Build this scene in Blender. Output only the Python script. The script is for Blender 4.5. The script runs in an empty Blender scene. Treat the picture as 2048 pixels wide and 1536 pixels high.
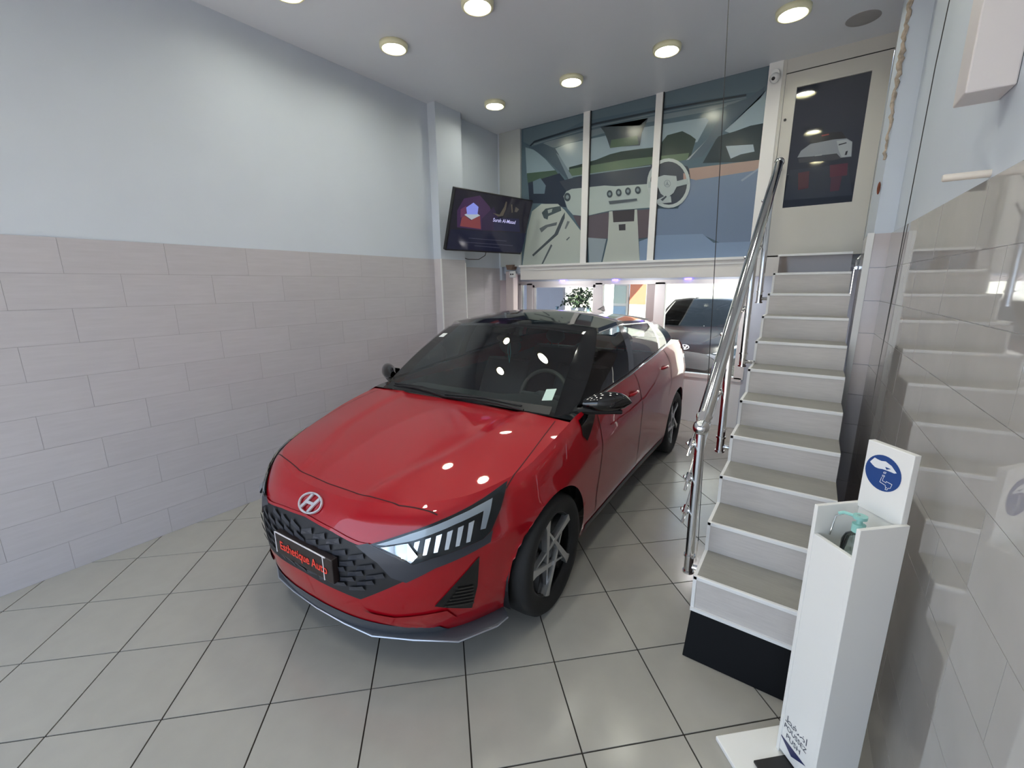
import bpy, bmesh, math, random
import numpy as np
from mathutils import Vector, Matrix
from mathutils.bvhtree import BVHTree
random.seed(7)
C = bpy.context.scene.collection
SC = bpy.context.scene
# ------------------------------------------------------------------ camera, sky, sun, exposure
CAMH = 1.66
cam = bpy.data.cameras.new('camera'); camo = bpy.data.objects.new('camera', cam); C.objects.link(camo)
cam.sensor_fit = 'HORIZONTAL'; cam.sensor_width = 36.0; cam.lens = 36.0 * 870.0 / 2048.0
cam.clip_start = 0.02; cam.clip_end = 300
_R = ((0.8117, 0.1234, -0.5709), (0.5840, -0.1849, 0.7904), (-0.0081, -0.9750, -0.2222))   # rows: room axes X, Y, Z in (right, down, forward)
_M = Matrix.Identity(4)
for r in range(3):
    _M[r][0] = _R[r][0]; _M[r][1] = -_R[r][1]; _M[r][2] = -_R[r][2]
camo.matrix_world = Matrix.Translation((0, 0, CAMH)) @ _M.to_3x3().normalized().to_4x4()
SC.camera = camo
world = bpy.data.worlds.new('sky'); SC.world = world; world.use_nodes = True
_wn = world.node_tree.nodes; _wl = world.node_tree.links
_bg = _wn['Background']
_sky = _wn.new('ShaderNodeTexSky'); _sky.sky_type = 'HOSEK_WILKIE'; _sky.turbidity = 7.0; _sky.ground_albedo = 0.5
_sky.sun_direction = Vector((0.62, -0.25, 0.74)).normalized()
_mixs = _wn.new('ShaderNodeMixRGB'); _mixs.inputs[0].default_value = 0.75
_mixs.inputs[2].default_value = (0.62, 0.78, 1.0, 1)
_wl.new(_sky.outputs[0], _mixs.inputs[1]); _wl.new(_mixs.outputs[0], _bg.inputs[0])
_bg.inputs[1].default_value = 2.3
sun = bpy.data.lights.new('sun', 'SUN'); sun.energy = 24.0; sun.angle = 0.01; sun.color = (1.0, 0.95, 0.86)
suno = bpy.data.objects.new('sun', sun); C.objects.link(suno)
suno.rotation_euler = Vector((-0.62, 0.25, -0.74)).to_track_quat('-Z', 'Y').to_euler()
SC.view_settings.view_transform = 'Standard'; SC.view_settings.look = 'None'
SC.view_settings.exposure = 0.82; SC.view_settings.gamma = 1.0; SC.view_settings.use_curve_mapping = False
LAMP_STRENGTH = 42.0
SC.cycles.max_bounces = 6; SC.cycles.diffuse_bounces = 4; SC.cycles.glossy_bounces = 3; SC.cycles.use_adaptive_sampling = True; SC.cycles.adaptive_threshold = 0.03; SC.cycles.transmission_bounces = 3; SC.cycles.transparent_max_bounces = 12
SC.cycles.caustics_reflective = False; SC.cycles.caustics_refractive = False

# ------------------------------------------------------------------ materials
MAT = {}
def s2l(c):
    return tuple(((v / 255.0) / 12.92 if v / 255.0 <= 0.04045 else ((v / 255.0 + 0.055) / 1.055) ** 2.4) for v in c)
def mat(name, rgb, rough=0.5, metal=0.0, coat=0.0, emit=0.0, emit_rgb=None, noise=0.0, nscale=8.0, bump=0.0, bscale=60.0, var=0.0, spec=0.5, srgb=True, alpha=1.0, trans=0.0, stretch=None, ior=1.5):
    if name in MAT: return MAT[name]
    m = bpy.data.materials.new(name); m.use_nodes = True
    nt = m.node_tree; n = nt.nodes; l = nt.links; b = n['Principled BSDF']
    col = s2l(rgb) if srgb else rgb
    b.inputs['Base Color'].default_value = (*col, 1); b.inputs['Roughness'].default_value = rough
    b.inputs['Metallic'].default_value = metal; b.inputs['Coat Weight'].default_value = coat; b.inputs['Coat Roughness'].default_value = 0.03
    b.inputs['Specular IOR Level'].default_value = spec; b.inputs['IOR'].default_value = ior
    b.inputs['Transmission Weight'].default_value = trans; b.inputs['Alpha'].default_value = alpha
    if emit > 0:
        b.inputs['Emission Color'].default_value = (*(s2l(emit_rgb) if emit_rgb else col), 1); b.inputs['Emission Strength'].default_value = emit
    if noise or bump or var:
        tc = n.new('ShaderNodeTexCoord'); src = tc.outputs['Object']
        if stretch:
            mp = n.new('ShaderNodeMapping'); mp.inputs['Scale'].default_value = stretch; l.new(src, mp.inputs['Vector']); src = mp.outputs['Vector']
    if noise or var:
        cur = None
        rg = n.new('ShaderNodeRGB'); rg.outputs[0].default_value = (*col, 1); cur = rg.outputs[0]
        if noise:
            tx = n.new('ShaderNodeTexNoise'); tx.inputs['Scale'].default_value = nscale; tx.inputs['Detail'].default_value = 5
            l.new(src, tx.inputs['Vector'])
            mr = n.new('ShaderNodeMapRange'); mr.inputs[1].default_value = 0.25; mr.inputs[2].default_value = 0.75; mr.inputs[3].default_value = 1 - noise; mr.inputs[4].default_value = 1 + noise
            l.new(tx.outputs['Fac'], mr.inputs[0])
            hs = n.new('ShaderNodeHueSaturation'); l.new(mr.outputs[0], hs.inputs['Value']); l.new(cur, hs.inputs['Color']); cur = hs.outputs[0]
        if var:
            oi = n.new('ShaderNodeObjectInfo'); m2 = n.new('ShaderNodeMapRange'); m2.inputs[3].default_value = 1 - var; m2.inputs[4].default_value = 1 + var
            l.new(oi.outputs['Random'], m2.inputs[0]); h2 = n.new('ShaderNodeHueSaturation'); l.new(m2.outputs[0], h2.inputs['Value']); l.new(cur, h2.inputs['Color']); cur = h2.outputs[0]
        l.new(cur, b.inputs['Base Color'])
    if bump:
        t2 = n.new('ShaderNodeTexNoise'); t2.inputs['Scale'].default_value = bscale; t2.inputs['Detail'].default_value = 3; l.new(src, t2.inputs['Vector'])
        bp = n.new('ShaderNodeBump'); bp.inputs['Strength'].default_value = bump; bp.inputs['Distance'].default_value = 0.01
        l.new(t2.outputs['Fac'], bp.inputs['Height']); l.new(bp.outputs[0], b.inputs['Normal'])
    MAT[name] = m; return m
def glass(name, tint=(255, 255, 255), ior=1.45, refl=1.0, rough=0.0):
    """thin sheet glass: see-through, mirror-like by Fresnel"""
    if name in MAT: return MAT[name]
    m = bpy.data.materials.new(name); m.use_nodes = True; nt = m.node_tree; n = nt.nodes; l = nt.links
    n.remove(n['Principled BSDF'])
    tr = n.new('ShaderNodeBsdfTransparent'); tr.inputs[0].default_value = (*s2l(tint), 1)
    gl = n.new('ShaderNodeBsdfGlossy'); gl.inputs['Roughness'].default_value = rough; gl.inputs[0].default_value = (refl, refl, refl, 1)
    fr = n.new('ShaderNodeFresnel'); fr.inputs[0].default_value = ior
    mx = n.new('ShaderNodeMixShader'); l.new(fr.outputs[0], mx.inputs[0]); l.new(tr.outputs[0], mx.inputs[1]); l.new(gl.outputs[0], mx.inputs[2])
    l.new(mx.outputs[0], n['Material Output'].inputs[0]); MAT[name] = m; return m

# ------------------------------------------------------------------ mesh helpers
class MB:
    def __init__(s): s.v = []; s.f = []; s.m = []
    def add(s, vs, fs, mi=0):
        o = len(s.v); s.v += [tuple(v) for v in vs]; s.f += [tuple(i + o for i in f) for f in fs]; s.m += [mi] * len(fs); return s
    def box(s, x0, x1, y0, y1, z0, z1, mi=0):
        return s.add([(x0, y0, z0), (x1, y0, z0), (x1, y1, z0), (x0, y1, z0), (x0, y0, z1), (x1, y0, z1), (x1, y1, z1), (x0, y1, z1)],
                     [(0, 3, 2, 1), (4, 5, 6, 7), (0, 1, 5, 4), (1, 2, 6, 5), (2, 3, 7, 6), (3, 0, 4, 7)], mi)
    def prism(s, poly, z0, z1, mi=0, ax=2):
        n = len(poly)
        def P(p, h): return (p[0], p[1], h) if ax == 2 else ((h, p[0], p[1]) if ax == 0 else (p[0], h, p[1]))
        vs = [P(p, z0) for p in poly] + [P(p, z1) for p in poly]
        fs = [tuple(range(n - 1, -1, -1)), tuple(range(n, 2 * n))] + [(i, (i + 1) % n, n + (i + 1) % n, n + i) for i in range(n)]
        return s.add(vs, fs, mi)
    def grid(s, g, mi=0, close=False):
        """g[i][j] points"""
        a = len(g); b = len(g[0]); vs = [p for r in g for p in r]; fs = []
        for i in range(a - 1):
            for j in range(b - 1 + (1 if close else 0)):
                j2 = (j + 1) % b
                fs.append((i * b + j, i * b + j2, (i + 1) * b + j2, (i + 1) * b + j))
        return s.add(vs, fs, mi)
    def tube(s, pts, r, n=10, mi=0, cap=True):
        pts = [Vector(p) for p in pts]; rr = r if isinstance(r, (list, tuple)) else [r] * len(pts)
        up = None; rings = []
        for i, p in enumerate(pts):
            d = (pts[min(i + 1, len(pts) - 1)] - pts[max(i - 1, 0)]).normalized()
            if up is None:
                up = Vector((0, 0, 1)) if abs(d.z) < 0.9 else Vector((1, 0, 0))
            a = d.cross(up).normalized(); b2 = a.cross(d).normalized(); up = b2
            rings.append([tuple(p + (a * math.cos(2 * math.pi * k / n) + b2 * math.sin(2 * math.pi * k / n)) * rr[i]) for k in range(n)])
        o = len(s.v); s.grid(rings, mi, close=True)
        if cap:
            s.f += [tuple(o + k for k in range(n)), tuple(o + (len(pts) - 1) * n + k for k in range(n - 1, -1, -1))]; s.m += [mi, mi]
        return s
    def lathe(s, prof, n=24, mi=0, ax='z', c=(0, 0, 0)):
        rings = []
        for r, h in prof:
            ring = []
            for k in range(n):
                a = 2 * math.pi * k / n; p, q = r * math.cos(a), r * math.sin(a)
                ring.append({'z': (c[0] + p, c[1] + q, c[2] + h), 'x': (c[0] + h, c[1] + p, c[2] + q), 'y': (c[0] + p, c[1] + h, c[2] + q)}[ax])
            rings.append(ring)
        return s.grid(rings, mi, close=True)
    def ball(s, c, r, n=14, mi=0, sc=(1, 1, 1)):
        g = [[(c[0] + r * sc[0] * math.sin(math.pi * i / n) * math.cos(2 * math.pi * j / (2 * n)), c[1] + r * sc[1] * math.sin(math.pi * i / n) * math.sin(2 * math.pi * j / (2 * n)), c[2] + r * sc[2] * math.cos(math.pi * i / n)) for j in range(2 * n)] for i in range(n + 1)]
        return s.grid(g, mi, close=True)
    def mesh(s, name, mats, smooth=False, sharp=None):
        me = bpy.data.meshes.new(name); me.from_pydata(s.v, [], s.f); me.validate(clean_customdata=False)
        for m in (mats if isinstance(mats, (list, tuple)) else [mats]): me.materials.append(m)
        if len(set(s.m)) > 1 and len(me.polygons) == len(s.m): me.polygons.foreach_set('material_index', s.m)
        bm = bmesh.new(); bm.from_mesh(me); bmesh.ops.remove_doubles(bm, verts=bm.verts, dist=1e-5); bmesh.ops.recalc_face_normals(bm, faces=bm.faces); bm.to_mesh(me); bm.free()
        if smooth: shade(me, sharp)
        me.update(); return me
    def build(s, name, mats, parent=None, smooth=False, sharp=35):
        return link(name, s.mesh(name, mats, smooth, sharp), parent)
def shade(me, sharp=35):
    me.polygons.foreach_set('use_smooth', [True] * len(me.polygons))
    if sharp: me.set_sharp_from_angle(angle=math.radians(sharp))
def link(name, me, parent=None):
    o = bpy.data.objects.new(name, me); C.objects.link(o); o.parent = parent; return o
def empty(name, loc=(0, 0, 0), rz=0.0):
    o = bpy.data.objects.new(name, None); C.objects.link(o); o.location = loc; o.rotation_euler = (0, 0, rz); o.empty_display_size = 0.1; return o
def tag(o, label=None, cat=None, group=None, kind=None):
    if label: o['label'] = label
    if cat: o['category'] = cat
    if group: o['group'] = group
    if kind: o['kind'] = kind
    return o
def bevel(o, w, seg=2, ang=40):
    m = o.modifiers.new('bevel', 'BEVEL'); m.width = w; m.segments = seg; m.limit_method = 'ANGLE'; m.angle_limit = math.radians(ang); return o
def boxo(name, x0, x1, y0, y1, z0, z1, m, parent=None, bev=0.0):
    o = MB().box(x0, x1, y0, y1, z0, z1).build(name, m, parent)
    if bev: bevel(o, bev)
    return o
def text_mesh(name, body, size, m, parent=None, loc=(0, 0, 0), rot=None, align='CENTER', extrude=0.0, bold=0.0, sx=1.0):
    cu = bpy.data.curves.new(name, 'FONT'); cu.body = body; cu.size = size; cu.align_x = align; cu.align_y = 'CENTER'; cu.extrude = extrude; cu.offset = bold
    o = bpy.data.objects.new(name + '_curve', cu); C.objects.link(o)
    dg = bpy.context.evaluated_depsgraph_get(); dg.update(); me = bpy.data.meshes.new_from_object(o.evaluated_get(dg))
    bpy.data.objects.remove(o); bpy.data.curves.remove(cu)
    me.name = name; me.materials.clear(); me.materials.append(m)
    r = link(name, me, parent); mm = (rot if rot is not None else Matrix.Identity(4)).to_4x4()
    r.matrix_local = Matrix.Translation(loc) @ mm @ Matrix.Diagonal((sx, 1, 1, 1)); return r
def clip_poly(poly, planes):
    """convex clip, planes (a, b, c): keep a x + b y <= c"""
    for a, b, c in planes:
        out = []
        for i in range(len(poly)):
            p, q = poly[i], poly[(i + 1) % len(poly)]
            dp, dq = a * p[0] + b * p[1] - c, a * q[0] + b * q[1] - c
            if dp <= 0: out.append(p)
            if (dp < 0 < dq) or (dq < 0 < dp):
                t = dp / (dp - dq); out.append((p[0] + (q[0] - p[0]) * t, p[1] + (q[1] - p[1]) * t))
        poly = out
        if len(poly) < 3: return []
    return poly
def area2(poly): return abs(sum(poly[i][0] * poly[(i + 1) % len(poly)][1] - poly[(i + 1) % len(poly)][0] * poly[i][1] for i in range(len(poly)))) / 2
def cr(xs, ys):
    """smooth interpolation through points (finite-difference cubic Hermite, monotone limited)"""
    xs = np.array(xs, float); ys = np.array(ys, float); d = np.diff(ys) / np.diff(xs); m = np.zeros(len(xs))
    m[0] = d[0]; m[-1] = d[-1]
    for i in range(1, len(xs) - 1):
        m[i] = 0 if d[i - 1] * d[i] <= 0 else 2 * d[i - 1] * d[i] / (d[i - 1] + d[i])
    def f(x):
        x = min(max(x, xs[0]), xs[-1]); i = min(max(int(np.searchsorted(xs, x)) - 1, 0), len(xs) - 2); h = xs[i + 1] - xs[i]; t = (x - xs[i]) / h
        return float((2 * t**3 - 3 * t**2 + 1) * ys[i] + (t**3 - 2 * t**2 + t) * h * m[i] + (-2 * t**3 + 3 * t**2) * ys[i + 1] + (t**3 - t**2) * h * m[i + 1])
    return f
def catmull(P, n):
    """points on a Catmull-Rom curve through P, n equal-length samples"""
    P = [Vector(p) for p in P]; Q = [P[0] * 2 - P[1]] + P + [P[-1] * 2 - P[-2]]; out = []
    for i in range(1, len(Q) - 2):
        for k in range(24):
            t = k / 24; a, b, c, d = Q[i - 1], Q[i], Q[i + 1], Q[i + 2]
            out.append(0.5 * (2 * b + (c - a) * t + (2 * a - 5 * b + 4 * c - d) * t * t + (3 * b - a - 3 * c + d) * t**3))
    out.append(P[-1]); L = [0]
    for i in range(1, len(out)): L.append(L[-1] + (out[i] - out[i - 1]).length)
    res = []; j = 0
    for k in range(n):
        s = L[-1] * k / (n - 1)
        while j < len(L) - 2 and L[j + 1] < s: j += 1
        u = (s - L[j]) / max(L[j + 1] - L[j], 1e-9); res.append(out[j].lerp(out[j + 1], min(u, 1)))
    return res
def smooth01(t): t = min(max(t, 0), 1); return t * t * (3 - 2 * t)

# shared materials
M_WALL = mat('white_wall_paint', (200, 208, 219), 0.55, noise=0.02, nscale=3)
M_CEIL = mat('ceiling_paint', (222, 226, 234), 0.35, noise=0.015, nscale=2)
M_WHITE = mat('white_lacquer', (226, 226, 226), 0.35)
M_ALU = mat('white_aluminium_frame', (238, 236, 234), 0.3)
M_STEEL = mat('polished_steel', (225, 225, 225), 0.09, metal=1.0)
M_TILE_L = mat('wall_tile_pinkish_grey', (184, 181, 186), 0.34, noise=0.05, nscale=14, var=0.02, bump=0.03, bscale=40, stretch=(1, 0.3, 3))
M_TILE_R = mat('wall_tile_glossy_grey', (172, 168, 165), 0.03, noise=0.05, nscale=6, var=0.03, coat=0.4, bump=0.005, bscale=7)
M_GROUT_W = mat('pale_grout', (150, 146, 150), 0.9)
M_FLOOR = mat('floor_tile_beige', (166, 163, 156), 0.2, noise=0.035, nscale=9, var=0.018, bump=0.02, bscale=30)
M_GROUT_F = mat('dark_grout', (44, 39, 36), 0.9)
M_BLACK = mat('black_plastic', (22, 22, 24), 0.45)
M_BLACKG = mat('black_gloss', (10, 10, 12), 0.08, coat=0.6)
M_RUBBER = mat('black_rubber', (26, 26, 27), 0.75, bump=0.05)
M_PANE = glass('window_glass', (236, 240, 240))
# ================================================================== the room
XL = -3.53; YB = 5.46; YM = 4.63; ZC = 3.44; ZT = 1.938; YF = -1.7
def XR(y): return 0.412 - 0.049 * y
def struct(o): return tag(o, kind='structure')
# ---- floor: dark bed and diagonal tiles, each its own piece
floor = struct(MB().prism([(XL - 0.45, YF), (XR(YF) + 0.2, YF), (XR(YF) + 0.2, YB + 0.1), (XL - 0.45, YB + 0.1)], -0.12, -0.004).build('floor', M_GROUT_F))
TS = 0.3985; GAP = 0.0060; hd = TS / math.sqrt(2)
ox, oy = -1.507 * 1.66, 0.183 * 1.66
tile_me = {}
planes_f = [(-1, 0, -(XL + 0.002)), (1, 0.049, 0.412 - 0.002), (0, -1, -YF), (0, 1, YB - 0.002)]
def floor_tile(cx, cy):
    h = hd - GAP / math.sqrt(2) * 1.0
    full = [(cx, cy - h), (cx + h, cy), (cx, cy + h), (cx - h, cy)]
    pl = planes_f if cy < YM else [(-1, 0, 3.80 - 0.002)] + planes_f[1:]
    cl = clip_poly(full, pl)
    if len(cl) < 3 or area2(cl) < 1e-4: return
    if abs(area2(cl) - area2(full)) < 1e-7:
        if 'f' not in tile_me:
            tile_me['f'] = MB().prism([(p[0] - cx, p[1] - cy) for p in full], -0.01, 0.0).mesh('tile', M_FLOOR)
        me = tile_me['f']
    else:
        me = MB().prism([(p[0] - cx, p[1] - cy) for p in cl], -0.01, 0.0).mesh('tile', M_FLOOR)
    o = link('tile', me, floor); o.location = (cx, cy, 0)
for i in range(-30, 40):
    for j in range(-30, 40):
        cx = ox + hd * (i + j); cy = oy + hd * (i - j) + hd
        if XL - 0.5 < cx < 1.0 and YF - 0.3 < cy < YB + 0.4: floor_tile(cx, cy)
# ---- left wall and its tiles
wall_left = struct(MB().prism([(XL - 0.25, YF), (XL - 0.003, YF), (XL - 0.003, YM), (XL - 0.25, YM)], -0.02, ZC).build('wall_left', M_WALL))
ROWS = [(max(ZT - 0.195 * (k + 1), 0.0), ZT - 0.195 * k) for k in range(10)]
wt_me = {}
def wall_tiles(parent, rows, y0, y1, off0, m, place, tl=0.49, gap=0.0018, th=0.012, jitter=0.0):
    """tile pieces in running bond; place(y, z) -> matrix at the tile's near lower corner"""
    for k, (z0, z1) in enumerate(rows):
        st = off0 + (0.245 if k % 2 else 0.0)
        n0 = int(math.floor((y0 - st) / tl)) - 1
        a = st + n0 * tl
        while a < y1:
            p, q = max(a, y0), min(a + tl, y1)
            if q - p > 0.015:
                key = (m.name, round(q - p, 4), round(z1 - z0, 4))
                if key not in wt_me:
                    wt_me[key] = MB().box(-0.001, th, gap / 2, q - p - gap / 2, gap / 2, z1 - z0 - gap / 2).mesh('tile', m)
                o = link('tile', wt_me[key], parent); M = place(p, z0)
                if jitter: M = M @ Matrix.Rotation(random.gauss(0, jitter), 4, 'Z') @ Matrix.Rotation(random.gauss(0, jitter), 4, 'Y')
                o.matrix_local = M
            a += tl
grl = struct(boxo('trim_2', XL - 0.0025, XL + 0.0048, YF, 3.47, 0.0, ZT - 0.003, M_GROUT_W))
wall_tiles(wall_left, ROWS, YF, 3.47, 0.578, M_TILE_L, lambda y, z: Matrix.Translation((XL, y, z)), th=0.006)
# ---- left pilaster
PX = -3.424
pil = struct(boxo('wall_pilaster', XL - 0.01, PX, 3.47, 3.85, 0.0, ZC, M_WALL))
M_TILE_P = mat('pilaster_tile_pale', (202, 197, 200), 0.3, noise=0.03, nscale=10, var=0.02)
for z0, z1 in ((0, 0.77), (0.77, 1.36), (1.36, ZT)):
    boxo('tile', XL - 0.005, PX + 0.006, 3.462, 3.47, z0 + 0.001, z1 - 0.001, M_TILE_P, pil)
    boxo('tile', PX, PX + 0.006, 3.471, 3.85, z0 + 0.001, z1 - 0.001, M_TILE_L, pil)
boxo('corner_trim', PX - 0.002, PX + 0.010, 3.458, 3.470, 0, ZT, M_WHITE, pil)
boxo('corner_trim', PX - 0.002, PX + 0.010, 3.842, 3.856, 0, ZT - 0.03, M_WHITE, pil)
wall_tiles(wall_left, [(0, 0.59), (0.59, 1.18), (1.18, 1.87)], 3.86, YM, 3.30, M_TILE_L, lambda y, z: Matrix.Translation((XL, y, z)), tl=1.0, th=0.006)
# ---- recess under the mezzanine on the left
wall_recess = struct(MB().prism([(-3.95, YM), (-3.80, YM), (-3.80, YB), (-3.95, YB)], 0, 1.9).build('wall_recess', mat('recess_wall', (176, 168, 172), 0.4, noise=0.03)))
struct(boxo('wall_recess_return', -3.95, XL - 0.01, YM - 0.06, YM, 0, 1.9, M_WALL))
post = tag(MB().box(-3.445, -3.325, YM + 0.02, YM + 0.12, 0, 1.83).build('support_post', mat('pink_white_tile', (214, 200, 198), 0.3)), 'pale pinkish square post in the back corner below the television', 'post')
bevel(post, 0.006)
# ---- ceiling
ceil = struct(MB().prism([(XL - 0.25, YF), (XR(YF) + 0.3, YF), (XR(YF) + 0.3, YM + 0.2), (XL - 0.25, YM + 0.2)], ZC, ZC + 0.15).build('ceiling', M_CEIL))
# ---- right wall, running slightly off square
def RM(y, z, dx=0.0):
    return Matrix.Translation((XR(y) + dx, y, z)) @ Matrix.Rotation(math.atan(0.049), 4, 'Z')
wall_right = struct(MB().prism([(XR(YF) + 0.005, YF), (XR(YF) + 0.3, YF), (XR(YB) + 0.3, YB), (XR(YB) + 0.005, YB)], -0.02, ZC).build('wall_right', M_WALL))
wall_tiles(wall_right, ROWS, YF, 3.45, 0.36, M_TILE_R, lambda y, z: RM(y, z, -0.004), th=0.006, jitter=0.0008)
struct(MB().prism([(XR(YF) - 0.0028, YF), (XR(YF) + 0.004, YF), (XR(3.45) + 0.004, 3.45), (XR(3.45) - 0.0028, 3.45)], 0, ZT - 0.002).build('trim_3', mat('white_grout', (206, 204, 202), 0.8)))
# ---- column on the right beside the stairs
CY = 3.45; CX0 = 0.158
col = struct(MB().prism([(CX0, CY), (XR(CY) + 0.05, CY), (XR(CY) + 0.05, 3.95), (CX0 - 0.02, 3.95)], 0, ZC).build('wall_column', M_WALL))
M_TILE_C = mat('column_tile_pink_grey', (196, 188, 190), 0.12, noise=0.03, nscale=10, var=0.03)
for k in range(10):
    z0, z1 = ROWS[k]
    boxo('tile', CX0 + 0.001, XR(CY) - 0.002, CY - 0.007, CY + 0.001, z0 + 0.001, z1 - 0.001, M_TILE_C, col)
    boxo('tile', CX0 - 0.026, CX0 - 0.018, CY + 0.012, 3.95, z0 + 0.001, z1 - 0.001, M_TILE_C, col)
boxo('corner_trim', CX0 - 0.028, CX0 + 0.004, CY - 0.012, CY + 0.014, 0, ZT + 0.004, M_WHITE, col)
# ---- mezzanine front: fascia, soffit, side of the door
fascia = struct(MB().box(-3.20, -0.41, YM, YM + 0.10, 1.72, 1.895).build('trim_4', mat('fascia_cream', (238, 233, 228), 0.4)))
boxo('ledge', -3.21, -0.545, YM - 0.025, YM + 0.01, 1.872, 1.897, M_ALU, fascia, 0.003)
boxo('lower_moulding', -3.20, -0.545, YM - 0.010, YM + 0.01, 1.835, 1.846, M_ALU, fascia)
soffit = struct(boxo('ceiling_mezzanine', -3.95, 0.6, YM + 0.05, YB + 0.12, 1.80, 1.885, M_WALL))
struct(boxo('wall_mezzanine_left', -3.50, -3.19, YM - 0.01, YM + 0.10, 1.885, ZC, mat('greyish_band_paint', (176, 180, 180), 0.6)))  # greyish band left of the mural
struct(boxo('wall_mezzanine_left_end', XL - 0.3, -3.49, YM, YM + 0.1, 1.72, ZC, M_WALL))
struct(boxo('wall_mezzanine_back', -3.95, 0.6, YM + 0.45, YM + 0.5, 1.885, ZC + 0.1, M_WALL))
struct(MB().box(XL - 0.25, 0.9, YF - 0.25, YF, 2.15, ZC + 0.15).build('wall_added_header', M_WALL))  # unseen header, added to keep front daylight off the upper walls
# ---- ceiling downlights
M_LAMP = mat('warm_white_led', (255, 250, 225), 0.5, emit=LAMP_STRENGTH, emit_rgb=(252, 252, 240))
M_RIM = mat('lamp_rim_halo_yellow', (240, 236, 200), 0.4)  # rim tinted yellow, standing in for the halo round each lamp
lamp_xy = [(-2.98, 3.87), (-2.11, 3.86), (-1.265, 3.83), (-0.44, 3.86), (-2.92, 2.55), (-2.085, 2.54), (-1.24, 2.52), (-0.42, 2.5), (-2.93, 1.74), (-2.09, 1.3), (-1.24, 1.25),
           (-2.09, 0.05), (-1.24, 0.0), (-0.42, 0.9), (-0.42, -0.3)]
lrim = None
where = ['in the back row above the television', 'second from the left in the back row', 'third from the left in the back row', 'at the right end of the back row near the door', 'of the middle row nearest the left wall', 'of the middle row near the top edge of the photo']
for i, (x, y) in enumerate(lamp_xy):
    e = empty('ceiling_downlight', (x, y, ZC))
    if lrim is None:
        lrim = MB().lathe([(0.083, -0.003), (0.085, -0.034), (0.096, -0.036), (0.104, -0.030), (0.106, 0.0), (0.083, 0.0), (0.083, -0.003)], 28).mesh('rim', M_RIM, True)
        ldisc = MB().lathe([(0.0, -0.004), (0.045, -0.004), (0.084, -0.004), (0.084, 0.0)], 28).mesh('diffuser', M_LAMP)
    link('rim', lrim, e); link('diffuser', ldisc, e)
    if i < 6: tag(e, 'round glowing ceiling downlight ' + where[i], 'ceiling light', 'ceiling downlights')
    elif i == 8: tag(e, 'round glowing ceiling downlight cut off by the photo top edge on the left', 'ceiling light', 'ceiling downlights')
    else: tag(e, 'round recessed ceiling downlight outside the picture, seen only as a reflection', 'ceiling light', 'ceiling downlights')
cov = MB().lathe([(0, -0.006), (0.09, -0.006), (0.10, -0.002), (0.10, 0.0), (0, 0)], 28).build('ceiling_cover_plate', mat('greyish_cover', (158, 156, 156), 0.5), None, True)
cov.location = (-0.058, 4.271, ZC); tag(cov, 'grey round blank cover plate on the ceiling above the door', 'cover plate')
# ================================================================== stairs
SY, ST, SH, SR = 1.87, 0.241, 0.374, 0.151
def sxl(y): return -0.350 - 0.019 * (y - 1.87)
def sxr(y): return 0.153 - 0.025 * (y - 1.87)
M_TREAD = mat('wood_look_tread', (156, 154, 147), 0.35, noise=0.07, nscale=10, stretch=(1.2, 14, 1), var=0.015)
M_RISER = mat('wood_look_riser', (204, 199, 196), 0.4, noise=0.06, nscale=9, stretch=(1.2, 1, 14), var=0.02)
M_TRIMW = mat('white_stair_trim', (242, 242, 242), 0.35)
M_SIDE = mat('stair_side_brown', (96, 84, 80), 0.5)
stair = tag(empty('staircase', (-0.1, 1.87, 0)), 'narrow straight staircase with grey wood-look steps and white edge trim', 'staircase')
def sp(mb, name, m, sm=False):
    o = mb.build(name, m, None, sm); o.data.transform(Matrix.Translation((0.1, -1.87, 0))); o.parent = stair; return o
prof = [(SY + 0.02, 0.0)]
for k in range(10): prof += [(SY + ST * k + 0.012, SH + SR * k - 0.012), (SY + ST * (k + 1) + 0.012, SH + SR * k - 0.012)]
prof += [(SY + ST * 10 + 0.012, SH + SR * 10 - 0.012), (YM, SH + SR * 10 - 0.012), (YM, 1.5), (3.0, 0.0)]
n = len(prof); b = MB()
b.add([(sxl(p[0]) + 0.012, p[0], p[1]) for p in prof] + [(sxr(p[0]) - 0.004, p[0], p[1]) for p in prof],
      [tuple(range(n)), tuple(range(2 * n - 1, n - 1, -1))] + [(i, n + i, n + (i + 1) % n, (i + 1) % n) for i in range(n)])
sp(b, 'carcass', M_SIDE)
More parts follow.
